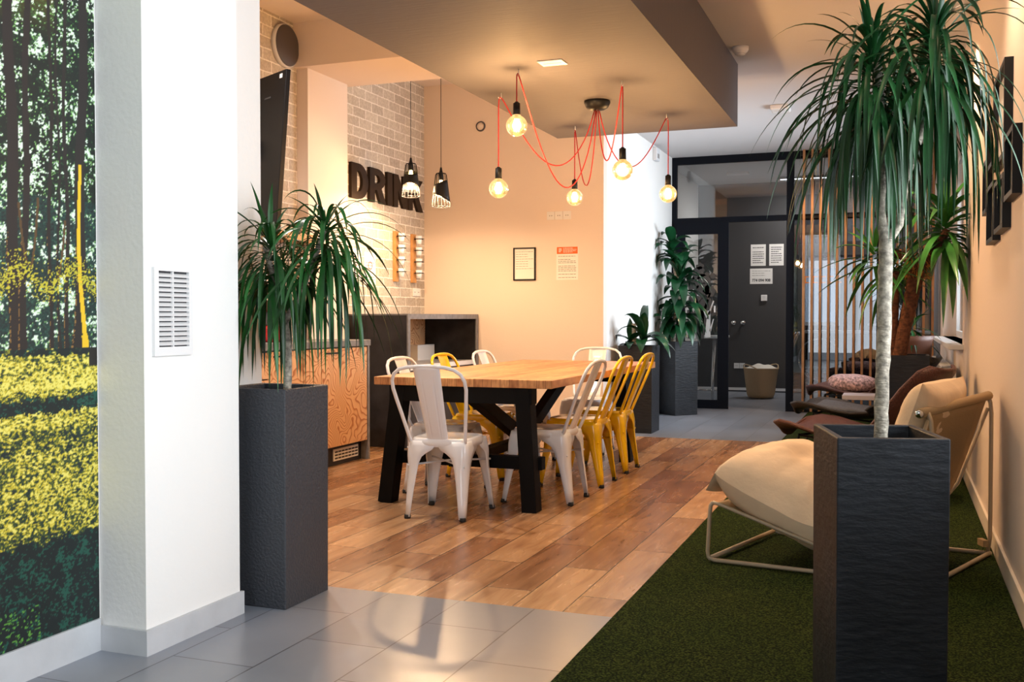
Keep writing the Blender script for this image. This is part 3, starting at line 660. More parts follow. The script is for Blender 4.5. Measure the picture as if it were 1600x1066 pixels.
def arc(cx, cy, rx, ry, a0, a1, n=10): return [(cx+rx*cos(R(a0+(a1-a0)*i/n)), cy+ry*sin(R(a0+(a1-a0)*i/n))) for i in range(n+1)]
letter('D', [[(0, 0)]+arc(.45, .5, .55, .5, -90, 90, 18)+[(0, 1)], [(.32, .20)]+arc(.42, .5, .24, .30, -90, 90, 12)+[(.32, .80)]], 7.79, 8.09)
letter('R', [[(0, 0), (.30, 0), (.30, .37), (.42, .37), (.66, 0), (1.0, 0), (.72, .42)]+arc(.45, .70, .50, .30, -55, 90, 12)+[(0, 1)], [(.30, .56)]+arc(.42, .69, .20, .13, -90, 90, 8)+[(.30, .82)]], 8.12, 8.43)
letter('I', [[(0, 0), (1, 0), (1, 1), (0, 1)]], 8.455, 8.555)
letter('N', [[(0, 0), (.30, 0), (.30, .52), (.68, 0), (1, 0), (1, 1), (.70, 1), (.70, .48), (.32, 1), (0, 1)]], 8.585, 8.875)
letter('K', [[(0, 0), (.29, 0), (.29, .30), (.38, .42), (.66, 0), (1, 0), (.58, .60), (.97, 1), (.62, 1), (.29, .62), (.29, 1), (0, 1)]], 8.89, 9.215)
# ---------------------------------------------------------------- cup racks
def cup_rack(y, lab):
    t = thing('cup_rack', lab, 'rack', (XK, y, 1.46), 0, 'wooden cup racks on the brick wall')
    B(0, .03, 0, .075, 0, .48).build('board', 'bare_wood', t, bevel=.002)
    for k in range(4):
        z = .045+k*.112
        rg = MB(); rg.tube([(.03+.045+.043*cos(a*pi/8), .0375+.043*sin(a*pi/8), z+.05) for a in range(16)], .004, 6, closed=True); rg.build('ring', 'black_metal', t)
        c_ = MB().lathe([(.001, 0), (.026, 0), (.034, .08), (.032, .08), (.025, .004), (.001, .004)], (.075, .0375, z), 16).build('cup', 'white_enamel', t)
    return t
cup_rack(8.61, 'wooden rack of four cups on the brick wall, farther from the corner')
cup_rack(8.985, 'wooden rack of four cups on the brick wall, closest to the corner')
# ---------------------------------------------------------------- things on walls
def on_wall(kind, u0, u1, z0, z1, d, plane):
    """box on a wall: plane 'brick' (x=XK), 'back' (y=YB), 'right' (x=XR), 'office' (y=YO), 'hall' (x=XW)"""
    if plane == 'brick': return B(XK, XK+d, u0, u1, z0, z1)
    if plane == 'hall': return B(XW, XW+d, u0, u1, z0, z1)
    if plane == 'right': return B(XR-d, XR, u0, u1, z0, z1)
    if plane == 'back': return B(u0, u1, YB-d, YB, z0, z1)
    if plane == 'office': return B(u0, u1, YO-d, YO, z0, z1)
def lines(u0, u1, z0, z1, n, plane, d, seed=0, th=.35, cover=.9):
    rnd = random.Random(seed); mb = MB()
    for i in range(n):
        z = z1-(i+.5)*(z1-z0)/n; h = (z1-z0)/n*th/2; x = u0
        if rnd.random() > cover: continue
        end = u1-(u1-u0)*rnd.choice((0, 0, .05, .3))
        while x < end:
            e = min(end, x+(u1-u0)*rnd.uniform(.06, .2)); m = on_wall('', x, e, z-h, z+h, d, plane); mb.add(m.v, m.f); x = e+(u1-u0)*.03
    return mb
def base(plane, u, z): return {'brick': (XK, u, z), 'hall': (XW, u, z), 'right': (XR, u, z), 'back': (u, YB, z), 'office': (u, YO, z)}[plane]
def sheet(name, label, cat, u0, u1, z0, z1, plane, seed, n=10, mt='paper', ink='faint_ink', group=None):
    t = thing(name, label, cat, base(plane, (u0+u1)/2, z0), group=group)
    on_wall('', u0, u1, z0, z1, .003, plane).build('sheet', mt, t, world=True)
    du, dz = (u1-u0)*.12, (z1-z0)*.1
    if n: lines(u0+du, u1-du, z0+dz, z1-dz, n, plane, .0036, seed).build('print', ink, t, world=True)
    return t
# framed notice
t = thing('framed_notice', 'notice in a thin black frame on the cream back wall', 'picture', base('back', -3.42, 1.48))
on_wall('', -3.53, -3.30, 1.48, 1.80, .008, 'back').build('sheet', 'paper', t, world=True)
f = MB()
for a, b, c, d in ((-3.53, -3.517, 1.48, 1.80), (-3.313, -3.30, 1.48, 1.80), (-3.53, -3.30, 1.48, 1.493), (-3.53, -3.30, 1.787, 1.80)): m = on_wall('', a, b, c, d, .018, 'back'); f.add(m.v, m.f)
f.build('frame', 'black_metal', t, world=True); lines(-3.505, -3.325, 1.56, 1.77, 9, 'back', .009, 3, .2).build('print', 'faint_ink', t, world=True)
t = sheet('poster', 'poster with an orange header above dense text on the cream back wall', 'poster', -3.09, -2.87, 1.48, 1.80, 'back', 5, 0)
on_wall('', -3.085, -2.875, 1.73, 1.797, .0045, 'back').build('header', 'orange_print', t, world=True)
lines(-3.02, -2.885, 1.74, 1.79, 4, 'back', .0052, 8, .35).build('header_print', 'paper', t, world=True)
lines(-3.07, -2.89, 1.495, 1.715, 14, 'back', .0042, 9, .4).build('print', 'faint_ink', t, world=True)
lines(-3.065, -3.035, 1.745, 1.785, 3, 'back', .0052, 12, .6).build('emblem', 'paper', t, world=True)
# sockets
def socket(plane, u, z, n, lab, group=None):
    t = thing('wall_socket', lab, 'socket', base(plane, u, z), group=group)
    for i in range(n):
        a = u+i*.082; s = on_wall('', a, a+.078, z, z+.08, .008, plane).build('plate', 'white_plastic', t, world=True, bevel=.002)
        off = Vector(t.location)
        h = MB()
        for q in (.026, .046):
            m = on_wall('', a+q, a+q+.007, z+.036, z+.044, .0088, plane); h.add([Vector(v)-off for v in m.v], m.f)
        h.build('hole', 'ink', s)
socket('back', -3.185, 2.06, 3, 'row of three white sockets high on the cream back wall above the poster')
socket('brick', 9.03, 1.33, 2, 'double white socket low on the brick wall under the cup racks')
socket('brick', 7.80, 1.31, 2, 'double white socket low on the brick wall under the notice sheets')
for u, z0, s_, lab in ((7.79, 1.44, 1, 'white notice sheet with red circle on the brick wall, nearest the pilaster'), (8.06, 1.42, 2, 'white notice sheet with red circle on the brick wall, nearest the cup racks')):
    t = sheet('notice_sheet', lab, 'paper notice', u, u+.21, z0, z0+.29, 'brick', s_, 9, group='notice sheets on the brick wall')
    MB().tube([(XK+.004, u+.105+.035*cos(a*pi/12), z0+.17+.035*sin(a*pi/12)) for a in range(24)], .003, 5, closed=True).build('red_circle', 'red_ink', t, world=True)
# round vent on back wall
t = thing('round_vent', 'small round air valve high on the cream back wall', 'vent', (-3.88, YB, 3.0))
m = Matrix.Translation((-3.88, YB, 3.01)) @ Matrix.Rotation(R(90), 4, 'X')
MB().lathe([(0, .012), (.035, .012), (.038, .006), (.038, 0)], n=28).xf(m).build('disc', 'plaster_warm', t, world=True)
MB().lathe([(.040, 0), (.040, .014), (.047, .014), (.052, 0)], n=28).xf(m).build('ring', 'dark_grey_plastic', t, world=True)
t = thing('alarm_sensor', 'small grey alarm sensor high on the white hall wall', 'sensor', (XW, 11.41, 2.9))
B(XW, XW+.05, 11.33, 11.49, 2.90, 3.05).build('housing', 'frosted', t, world=True, bevel=.01); B(XW+.05, XW+.053, 11.37, 11.45, 2.93, 2.98).build('lens', 'faint_ink', t, world=True)
# ---------------------------------------------------------------- pictures on the right wall
for nm, y0, y1, z0, z1, lab, mt in (('A', 4.72, 5.26, 1.80, 2.21, 'topmost black picture frame on the right wall', 'frosted'), ('B', 5.31, 5.60, 1.84, 2.10, 'upper black frame beyond the topmost one on the right wall', 'frosted'),
    ('C', 4.36, 4.70, 1.60, 1.87, 'black frame on the right wall standing closest to the camera', 'picture_dark'), ('D', 5.64, 5.87, 1.65, 1.92, 'small black frame on the right wall farthest from the camera', 'picture_dark'),
    ('E', 5.22, 5.60, 1.48, 1.76, 'lowest black frame on the right wall', 'picture_dark'), ('F', 4.75, 5.17, 1.50, 1.735, 'black frame with a green plant print on the right wall, beside the lowest', 'picture_dark')):
    t = thing('picture_frame', lab, 'picture', (XR, (y0+y1)/2, z0), group='black framed pictures on the right wall'); dd = .035; e = .022
    MB().box(XR-dd, XR, y0, y0+e, z0, z1).box(XR-dd, XR, y1-e, y1, z0, z1).box(XR-dd, XR, y0+e, y1-e, z0, z0+e).box(XR-dd, XR, y0+e, y1-e, z1-e, z1).build('frame', 'black_metal', t, world=True)
    B(XR-.012, XR-.002, y0+e, y1-e, z0+e, z1-e).build('print', mt, t, world=True)
# ---------------------------------------------------------------- radiator
t = thing('radiator', 'white panel radiator under the far window sill', 'radiator', (.37, 9.4, .15))
x0, x1, y0, y1, z0, z1 = .315, .405, 8.25, 10.9, .13, .73
B(x0, x0+.018, y0, y1, z0, z1).build('front_panel', 'radiator_white', t, world=True, bevel=.004); B(x1-.018, x1, y0, y1, z0, z1).build('rear_panel', 'radiator_white', t, world=True, bevel=.004)
g = MB(); g.box(x0, x1, y0-.004, y0+.004, z0, z1+.008).box(x0, x1, y1-.004, y1+.004, z0, z1+.008); g.build('end_cap', 'radiator_white', t, world=True)
g = MB()
for i in range(56): yy = y0+.02+i*(y1-y0-.04)/56; g.box(x0+.006, x1-.006, yy, yy+.02, z1, z1+.006)
g.build('top_grille', 'radiator_white', t, world=True)
MB().tube([(.36, y0+.05, z0), (.36, y0+.05, .012)], .01, 8).build('pipe', 'radiator_white', t, world=True)
MB().tube([(.36, y1-.05, z0), (.36, y1-.05, .012)], .01, 8).build('pipe', 'radiator_white', t, world=True)
# ---------------------------------------------------------------- ceiling fittings
def point(name, loc, power, r, col=WARM):
    l = bpy.data.lights.new(name, 'POINT'); l.energy = power; l.shadow_soft_size = r; l.color = col; o = bpy.data.objects.new(name, l); COL.objects.link(o); o.location = loc; return o
def spot(name, loc, power, ang, col=(1, .66, .42), blend=.7):
    l = bpy.data.lights.new(name, 'SPOT'); l.energy = power; l.spot_size = R(ang); l.spot_blend = blend; l.shadow_soft_size = .03; l.color = col; o = bpy.data.objects.new(name, l); COL.objects.link(o); o.location = loc; return o
def can(x, y, lab, power=70, ang=120, col=(1, .66, .42)):
    t = thing('ceiling_spotlight', lab, 'spotlight', (x, y, ZC if x > -2.6 else ZK), group='black cylinder ceiling spotlights')
    b = MB(); b.lathe([(.0, 0), (.056, 0), (.056, -.13), (.050, -.13), (.047, -.10), (0, -.10)], n=28); b.build('housing', 'black_metal', t)
    MB().lathe([(0, -.101), (.040, -.101), (.040, -.108), (0, -.110)], n=20).build('lens', 'spot_lens', t)
    s = spot('spot', (0, 0, -.125), power, ang, col); s.parent = t
can(-3.5, 5.1, 'added out-of-view spotlight on the kitchen ceiling, brightening the kitchen', 120, 150, (1, .90, .80)); can(.20, 6.95, 'black cylinder spotlight on the ceiling behind the crown of the foreground plant'); can(-.63, 12.0, 'small black cylinder spotlight on the ceiling by the slatted partition', 60)  # kitchen spotlight is added out of view to brighten brick and plywood
can(.20, 4.55, 'black cylinder spotlight on the ceiling over the sling chair', 55); can(.0, 2.2, 'black cylinder spotlight on the ceiling near the camera', 10)
t = thing('smoke_detector', 'round white smoke detector on the ceiling beside the grey bulkhead', 'smoke detector', (-1.09, 7.50, ZC))
MB().lathe([(0, 0), (.06, 0), (.06, -.02), (.052, -.035), (.035, -.05), (0, -.055)], n=28).build('body', 'white_plastic', t); MB().lathe([(.036, -.045), (.040, -.048), (.030, -.060), (0, -.062)], n=20).build('sensor_cap', 'frosted', t)
t = thing('wireless_router', 'flat square white box on the ceiling in the middle of the hall', 'ceiling box', (-1.04, 9.72, ZC))
B(-.085, .085, -.10, .10, -.045, 0).build('case', 'white_plastic', t, bevel=.012); B(-.04, .04, -.05, .05, -.050, -.045).build('cover', 'frosted', t)
t = thing('ceiling_plate', 'flat white blanking plate on the underside of the grey bulkhead', 'ceiling plate', (-1.89, 5.61, ZB))
B(-.075, .075, -.06, .06, -.006, 0).build('plate', 'white_plastic', t, bevel=.002); B(-.055, .055, -.002, .002, -.007, -.006).build('joint', 'faint_ink', t)
# ---------------------------------------------------------------- spider chandelier
def chandelier():
    t = thing('spider_chandelier', 'black ceiling rose with five red cords and round glowing bulbs under the grey bulkhead', 'chandelier', (-1.94, 6.72, ZB)); o = Vector(t.location)
    MB().lathe([(0, 0), (.088, 0), (.090, -.015), (.075, -.045), (.045, -.062), (0, -.068)], n=32).build('ceiling_rose', 'black_metal', t)
    data = [((-2.13, 5.69), 2.26, .52), ((-2.46, 6.25), 1.97, .36), ((-2.35, 7.53), 2.05, .42), ((-1.63, 6.2), 2.04, .35), ((-1.59, 7.32), 2.02, .33)]
    for k, ((x, y), zb, sag) in enumerate(data):
        a = Vector((-1.94, 6.72, ZB-.065)); d = Vector((x, y, 0))-Vector((a.x, a.y, 0)); d.normalize(); a = a+d*.02
        hook = Vector((x, y, ZB-.022)); n = 26; pts = []
        for i in range(n+1):
            q = i/n; p = a.lerp(hook, q); s_ = q**.80; p.z -= 4*sag*s_*(1-s_)*(1.0+.15*sin(q*pi)); pts.append(p)
        top = hook; zs_ = zb+.062+.075
        pts += [Vector((x, y, ZB-.018))+d*.012, Vector((x, y, ZB-.03))+d*.02]
        e = Vector((x, y, 0))+d*.02
        m = 8
        for i in range(1, m+1): pts.append(Vector((e.x, e.y, (ZB-.03)+(zs_-(ZB-.03))*i/m)))
        # smooth
        for _ in range(2): pts = [pts[0]]+[(pts[i-1]+pts[i]*2+pts[i+1])/4 for i in range(1, len(pts)-1)]+[pts[-1]]
        MB().tube(pts, .0042, 6).build('cord', 'red_cord', t, world=True)
        MB().tube([(x, y, ZB), (x, y, ZB-.03), (x+d.x*.012, y+d.y*.012, ZB-.04), (x+d.x*.022, y+d.y*.022, ZB-.03)], .003, 5).build('hook', 'white_plastic', t, world=True)
        so = MB(); so.lathe([(0, .005), (.010, .005), (.012, 0), (.021, -.004), (.0225, -.075), (.019, -.078), (0, -.078)], (e.x, e.y, zs_), 20); so.build('socket', 'black_metal', t, world=True)
        cz = zb; R_ = .0635; prof = [(.016, .084), (.018, .070), (.026, .060)]+[(R_*sin(R(a_)), R_*cos(R(a_))) for a_ in range(28, 181, 8)]
        bb = MB(); bb.lathe(prof, (e.x, e.y, cz), 28); b_ = bb.build('bulb', 'bulb_glass', t, world=True)
        fl = MB()
        for j in range(6):
            an = j*pi/3; fl.tube([(e.x-o.x+.008*cos(an), e.y-o.y+.008*sin(an), cz-o.z+.05), (e.x-o.x+.021*cos(an), e.y-o.y+.021*sin(an), cz-o.z+.01), (e.x-o.x+.014*cos(an), e.y-o.y+.014*sin(an), cz-o.z-.032)], .0028, 5)
        fl.build('filament', 'filament', b_)
        l = point('bulb_light', Vector((e.x, e.y, cz))-o, 27, .03); l.parent = t
chandelier()
# ---------------------------------------------------------------- cage pendants
def pendant(x, y, zc, ztop, tilt_az, lab):
    t = thing('cage_pendant_lamp', lab, 'pendant lamp', (x, y, ztop), group='cage pendant lamps over the bar')
    zt = zc-ztop; h = .29; z1 = zt+h/2; z0 = zt-h/2; r1, r0 = .048, .082
    MB().lathe([(0, 0), (.045, 0), (.045, -.012), (.0, -.014)], n=20).build('ceiling_cap', 'black_metal', t)
    MB().tube([(0, 0, -.01), (0, 0, z1+.05)], .003, 6).build('cord', 'black_metal', t)
    MB().lathe([(0, .055), (.008, .05), (.013, .02), (.020, .0), (.022, -.055), (0, -.058)], (0, 0, z1), 16).build('socket', 'black_metal', t)
    c = MB(); N = 16
    for k in range(N):
        a = 2*pi*k/N; c.tube([(r*cos(a), r*sin(a), z) for r, z in ((.016, z1+.004), (r1-.008, z1), (r1, z1-.014), (r0, z0+.012), (r0-.002, z0+.003), (r0-.012, z0))], .0023, 5)
    c.tube([((r0-.012)*cos(a*pi/12), (r0-.012)*sin(a*pi/12), z0) for a in range(24)], .0022, 5, closed=True)
    c.build('cage', 'black_metal', t)
    def band(u, v):
        a = u*2*pi; lo = .27-.13*cos(a-tilt_az); hi = .73+.08*cos(a-tilt_az)
        q = lo+(hi-lo)*v; r = r0+(r1-r0)*q+.001; return (r*cos(a), r*sin(a), z0+h*q)
    MB().grid(48, 6, band, closed_u=True).build('band_shade', 'black_metal', t, solid=.002)
    MB().lathe([(0, -.055), (.014, -.06), (.018, -.10), (.032, -.145), (.034, -.17), (.022, -.195), (0, -.203)], (0, 0, z1), 20).build('bulb', 'pendant_bulb', t)
    l = point('pendant_light', (0, 0, z1-.212), 17, .02, (1, .63, .32)); l.parent = t
    l = spot('pendant_spot', (0, 0, z1-.212), 26, 172, (1, .65, .36), .15); l.parent = t
pendant(-4.0, 8.0, 2.32, 3.45, R(105), 'black cage pendant lamp with its glowing bulb showing, hanging in front of the wall letters')
pendant(-3.71, 8.0, 2.22, 3.45, R(30), 'black cage pendant lamp over the bar in front of the plain cream wall')
# ---------------------------------------------------------------- glass partition
def partition():
    y0, y1 = YP-.03, YP+.03
    f = MB(); zt = 3.06
    f.box(XW, XR, y0, y1, zt-.07, zt+.02).box(XW, -2.56, y0, y1, 0, zt-.07).box(-1.25, -1.165, y0, y1, 0, zt-.07).box(-.24, -.19, y0, y1, 0, zt-.07)
    for a, b in ((-2.56, -1.25), (-1.165, -.24), (-.19, XR)): f.box(a, b, y0, y1, 2.27, 2.335)
    for a, b in ((-1.165, -.24), (-.19, XR)): f.box(a, b, y0, y1, 0, .08)
    t = struct('partition_frame', f, 'frame_metal')
    for a, b, c, d, g in ((-2.56, -1.25, 2.335, 2.99, 'pane_glass'), (-1.165, -.24, 2.335, 2.99, 'pane_glass'), (-.19, XR, 2.335, 2.99, 'pane_glass'), (-1.165, -.24, .08, 2.27, 'pane_darkened'), (-.19, XR, .08, 2.27, 'pane_darkened')): B(a, b, YP-.004, YP+.004, c, d).build('pane', g, t)
    d = MB().box(-2.56, -2.45, YP-.07, YP-.03, .01, 2.27).box(-2.05, -1.92, YP-.07, YP-.03, .01, 2.27).box(-2.45, -2.05, YP-.07, YP-.03, 2.13, 2.27).box(-2.45, -2.05, YP-.07, YP-.03, .01, .115)
    dr = struct('door_1', d, 'frame_metal'); B(-2.45, -2.05, YP-.053, YP-.047, .115, 2.13).build('pane', 'pane_glass', dr)
    B(-2.09, -2.075, YP-.085, YP-.07, 1.18, 1.26).build('door_handle', 'white_plastic', dr)
    # tree decal on the door glass
    rnd = random.Random(21); mb = MB(); yy = YP-.056
    def blob(x, z, r, n=14):
        poly = [(x+r*rnd.uniform(.55, 1.15)*cos(2*pi*i/n), z+r*rnd.uniform(.55, 1.15)*sin(2*pi*i/n)) for i in range(n)]
        poly = [(min(-2.055, max(-2.445, a)), b) for a, b in poly]; q = len(mb.v)
        mb.add([(x, yy, z)]+[(a, yy, b) for a, b in poly], [(0, 1+i, 1+(i+1) % n) for i in range(n)])
    for x, z, r in ((-2.29, 1.66, .10), (-2.20, 1.60, .09), (-2.36, 1.52, .09), (-2.25, 1.45, .10), (-2.15, 1.44, .08), (-2.33, 1.34, .09), (-2.18, 1.28, .10), (-2.10, 1.18, .05), (-2.28, 1.20, .07), (-2.39, 1.18, .05), (-2.20, 1.08, .06), (-2.27, 1.74, .05), (-2.40, 1.82, .03), (-2.12, 1.62, .04)): blob(x, z, r)
    for a, b, c_, d_, w1, w2 in ((-2.26, .86, -2.24, 1.2, .045, .025), (-2.24, 1.1, -2.33, 1.4, .022, .012), (-2.24, 1.12, -2.14, 1.42, .022, .010), (-2.40, .86, -2.38, 1.35, .012, .006)):
        mb.add([(a-w1, yy, b), (a+w1, yy, b), (c_+w2, yy, d_), (c_-w2, yy, d_)], [(0, 1, 2, 3)])
    mb.build('tree_decal', 'decal', dr)
    mw = MB(); yy = YP-.058
    for x0_, z0_, x1_, z1_, w_ in ((-2.17, .88, -2.155, 1.2, .035), (-2.16, 1.15, -2.10, 1.32, .014), (-2.17, 1.1, -2.24, 1.25, .012), (-2.14, .95, -2.10, 1.1, .01), (-2.38, .86, -2.36, 1.05, .008)):
        mw.add([(x0_-w_, yy, z0_), (x0_+w_, yy, z0_), (x1_+w_*.5, yy, z1_), (x1_-w_*.5, yy, z1_)], [(0, 1, 2, 3)])
    mw.build('tree_trunk_decal', 'decal_white', dr)
partition()
# wooden slats: one screen of vertical slats
t = thing('slatted_screen', 'tall screen of thin orange-brown wooden slats in front of the glass partition', 'screen', (-.35, 12.33, 0))
B(-1.09, XR-.01, 12.36, 12.38, 2.28, 2.31).build('rail', 'black_metal', t, world=True); B(-1.09, XR-.01, 12.36, 12.38, .03, .06).build('rail', 'black_metal', t, world=True); B(-1.09, XR-.01, 12.36, 12.38, 3.02, 3.05).build('rail', 'black_metal', t, world=True)
for i in range(16):
    x = -1.06+i*.0935; B(x, x+.026, 12.31, 12.36, .014, ZC-.002).build('slat', 'slat_wood', t, world=True)
# ---------------------------------------------------------------- office behind the glass
sheet('paper_notice', 'upper left white notice on the dark office wall', 'paper notice', -2.08, -1.86, 1.89, 2.21, 'office', 31, 8, ink='ink')
sheet('paper_notice', 'upper right white notice on the dark office wall', 'paper notice', -1.81, -1.60, 1.89, 2.21, 'office', 33, 8, ink='ink')
t = thing('paper_notice', 'wide lower white notice with a phone number on the dark office wall', 'paper notice', base('office', -1.92, 1.62))
on_wall('', -2.09, -1.76, 1.62, 1.85, .003, 'office').build('sheet', 'paper', t, world=True); lines(-2.06, -1.79, 1.73, 1.83, 3, 'office', .004, 3, .2).build('print', 'faint_ink', t, world=True)
cu = bpy.data.curves.new('num', 'FONT'); cu.body = '774 094 908'; cu.size = .058; cu.align_x = 'CENTER'; cu.extrude = .001; cu.offset = .0012
tmp = bpy.data.objects.new('tmp', cu); COL.objects.link(tmp); me = bpy.data.meshes.new_from_object(tmp.evaluated_get(bpy.context.evaluated_depsgraph_get())); bpy.data.objects.remove(tmp)
for v in me.vertices: a, b, c = v.co; v.co = (a*.92-1.925+1.92, -c-.004, b+.035)
me.materials.clear(); me.materials.append(MATS['ink']); o = bpy.data.objects.new('phone_number', me); COL.objects.link(o); o.parent = t
t = thing('thermostat', 'small white square thermostat on the dark office wall', 'thermostat', base('office', -1.88, 1.37)); on_wall('', -1.925, -1.835, 1.365, 1.455, .03, 'office').build('case', 'white_plastic', t, world=True, bevel=.006); on_wall('', -1.90, -1.86, 1.40, 1.44, .032, 'office').build('dial', 'frosted', t, world=True)
for x, lab in ((-2.33, 'left one of two round chrome water taps on the dark office wall'), (-2.19, 'right one of two round chrome water taps on the dark office wall')):
    t = thing('water_tap', lab, 'tap', (x, YO, 1.04), group='chrome taps on the office wall'); m = Matrix.Translation((x, YO, 1.04)) @ Matrix.Rotation(R(90), 4, 'X')
    MB().lathe([(.036, 0), (.034, .01), (.014, .014), (.012, .05), (0, .05)], n=20).xf(m).build('flange', 'chrome', t, world=True); MB().lathe([(0, .05), (.026, .05), (.026, .075), (0, .078)], n=20).xf(m).build('knob', 'chrome', t, world=True)
socket('office', -2.32, .35, 2, 'double white socket just above the office skirting')
t = thing('laundry_basket', 'round beige basket with white cloth standing on the office floor', 'basket', (-1.78, 14.35, 0))
b = MB(); b.lathe([(0, .01), (.17, .01), (.19, .06), (.235, .40), (.245, .42), (.225, .42), (.18, .07), (0, .03)], n=36); b.build('basket_body', 'beige_basket', t)
b = MB(); rnd = random.Random(5)
for k in range(2): b.tube([((.235)*cos(a*pi/10+k*pi-.3), .235*sin(a*pi/10+k*pi-.3), .40+.07*sin(a*pi/6)) for a in range(7)], .008, 6)
b.build('handle', 'beige_basket', t)
def cl(u, v): a = u*2*pi; r = .215*v; return (r*cos(a), r*sin(a), .40+.07*(1-v*v)+.03*noise.noise(Vector((r*cos(a)*9, r*sin(a)*9, 2))))
tag(MB().grid(30, 9, cl, closed_u=True).build('cloth', 'white_cloth', None), 'white cloth heaped inside the beige basket', 'cloth').location = (-1.78, 14.35, 0)
t = thing('standing_desk', 'white desk with tubular legs seen through the glass door', 'desk', (-2.45, 13.5, 0))
B(-2.86, -2.12, 13.05, 13.75, .85, .88).build('desktop', 'white_plastic', t, world=True, bevel=.003)
for x, y in ((-2.78, 13.15), (-2.22, 13.15), (-2.78, 13.65), (-2.22, 13.65)): MB().tube([(x, y, .85), (x-.02, y, .30), (x-.025, y, 0)], [.02, .02, .014], 10).build('leg', 'chrome', t, world=True)
MB().tube([(-2.8, 13.65, .14), (-2.24, 13.65, .14)], .012, 8).build('rail', 'chrome', t, world=True)
# tables & kit behind the slats
t = thing('office_bench', 'long pale office bench behind the slatted glass partition', 'desk', (-.5, 15.0, 0))
B(-1.25, .40, 14.6, 15.2, .90, .935).build('desktop', 'frosted', t, world=True, bevel=.003); B(-1.25, .40, 14.62, 14.65, .10, .90).build('modesty_panel', 'dark_laminate', t, world=True)
for x in (-1.22, .36): B(x, x+.04, 14.6, 15.2, 0, .90).build('leg', 'black_metal', t, world=True)
t = thing('office_chair', 'round-backed dark chair behind the slatted glass partition', 'chair', (-.95, 13.6, 0))
MB().tube([(.26*cos(a*pi/14), .0+.05*cos(a*pi/7), .58+.26*sin(a*pi/14)) for a in range(28)], .012, 8, closed=True).build('back_ring', 'chrome', t)
MB().lathe([(0, .44), (.21, .44), (.22, .47), (0, .49)], n=28).build('seat', 'dark_laminate', t)
for k in range(4): a = pi/4+k*pi/2; MB().tube([(.12*cos(a), .12*sin(a), .44), (.22*cos(a), .22*sin(a), 0)], .012, 8).build('leg', 'chrome', t)
MB().tube([(0, .2, .45), (0, .0, .84)], .01, 6).build('back_post', 'chrome', t)
t = thing('monitor', 'black monitor on the office bench behind the slats', 'monitor', (-.35, 14.9, .935)); B(-.26, .26, -.01, .02, .10, .42).build('screen_panel', 'screen', t); B(-.02, .02, .0, .03, 0, .12).build('stand', 'black_metal', t); B(-.1, .1, -.07, .09, 0, .012).build('base', 'black_metal', t)
for i, (x, m_) in enumerate(((-.86, 'white_plastic'), (-.70, 'brown_pot'), (.12, 'white_plastic'))):
    t = thing('mug', ['white mug on the office bench beside the dark red mug', 'dark red mug on the office bench', 'white mug on the office bench right of the monitor'][i], 'mug', (x, 14.78, .935), group='mugs on the office bench')
    MB().lathe([(0, 0), (.034, 0), (.037, .09), (.034, .09), (.030, .006), (0, .006)], n=20).build('cup', m_, t); MB().tube([(.035, 0, .07), (.06, 0, .06), (.06, 0, .03), (.034, 0, .02)], .005, 6).build('handle', m_, t)
t = thing('light_sign', 'small glowing orange sign hanging in the office window', 'sign', (-1.05, YO-.12, 1.62))
for i in range(5): a = -.24+i*.11; MB().box(a, a+.02, -.01, .01, 0, .10).box(a, a+.075, -.01, .01, .085, .10).box(a, a+.075, -.01, .01, 0, .015).build('sign_letter', 'orange_neon', t)
MB().tube([(-.2, 0, .10), (-.2, 0, 1.51)], .002, 4).tube([(.24, 0, .10), (.24, 0, 1.51)], .002, 4).build('cord', 'black_metal', t)
t = thing('linear_office_lamp', 'long thin black lamp under the office ceiling', 'lamp', (-1.1, 14.8, 3.13))
B(-.50, .62, -.03, .03, -.06, -.02).build('housing', 'black_metal', t); B(-.48, .60, -.025, .025, -.064, -.06).build('diffuser', 'lamp_panel', t)
l = area('office_lamp_light', (.05, 0, -.08), (0, 0, 0), 1.05, .05, 22, (1, .95, .9)); l.parent = t
t = thing('ceiling_diffuser', 'small grey square fitting on the office ceiling', 'ceiling fitting', (-2.1, 14.3, 3.13)); B(-.15, .15, -.06, .06, -.03, 0).build('case', 'frosted', t, bevel=.005)
t = thing('terracotta_pot', 'tall brown plant pot with a small leafy plant standing before the radiator', 'pot', (.10, 9.35, .012))
MB().lathe([(0, 0), (.13, 0), (.17, .9), (.19, .95), (.175, .95), (.15, .88), (0, .86)], n=30).build('pot', 'brown_pot', t); crown(random.Random(8), (0, 0, 1.05), 22, .34, .035, 4.5, .10).build('foliage', 'leaf', t)
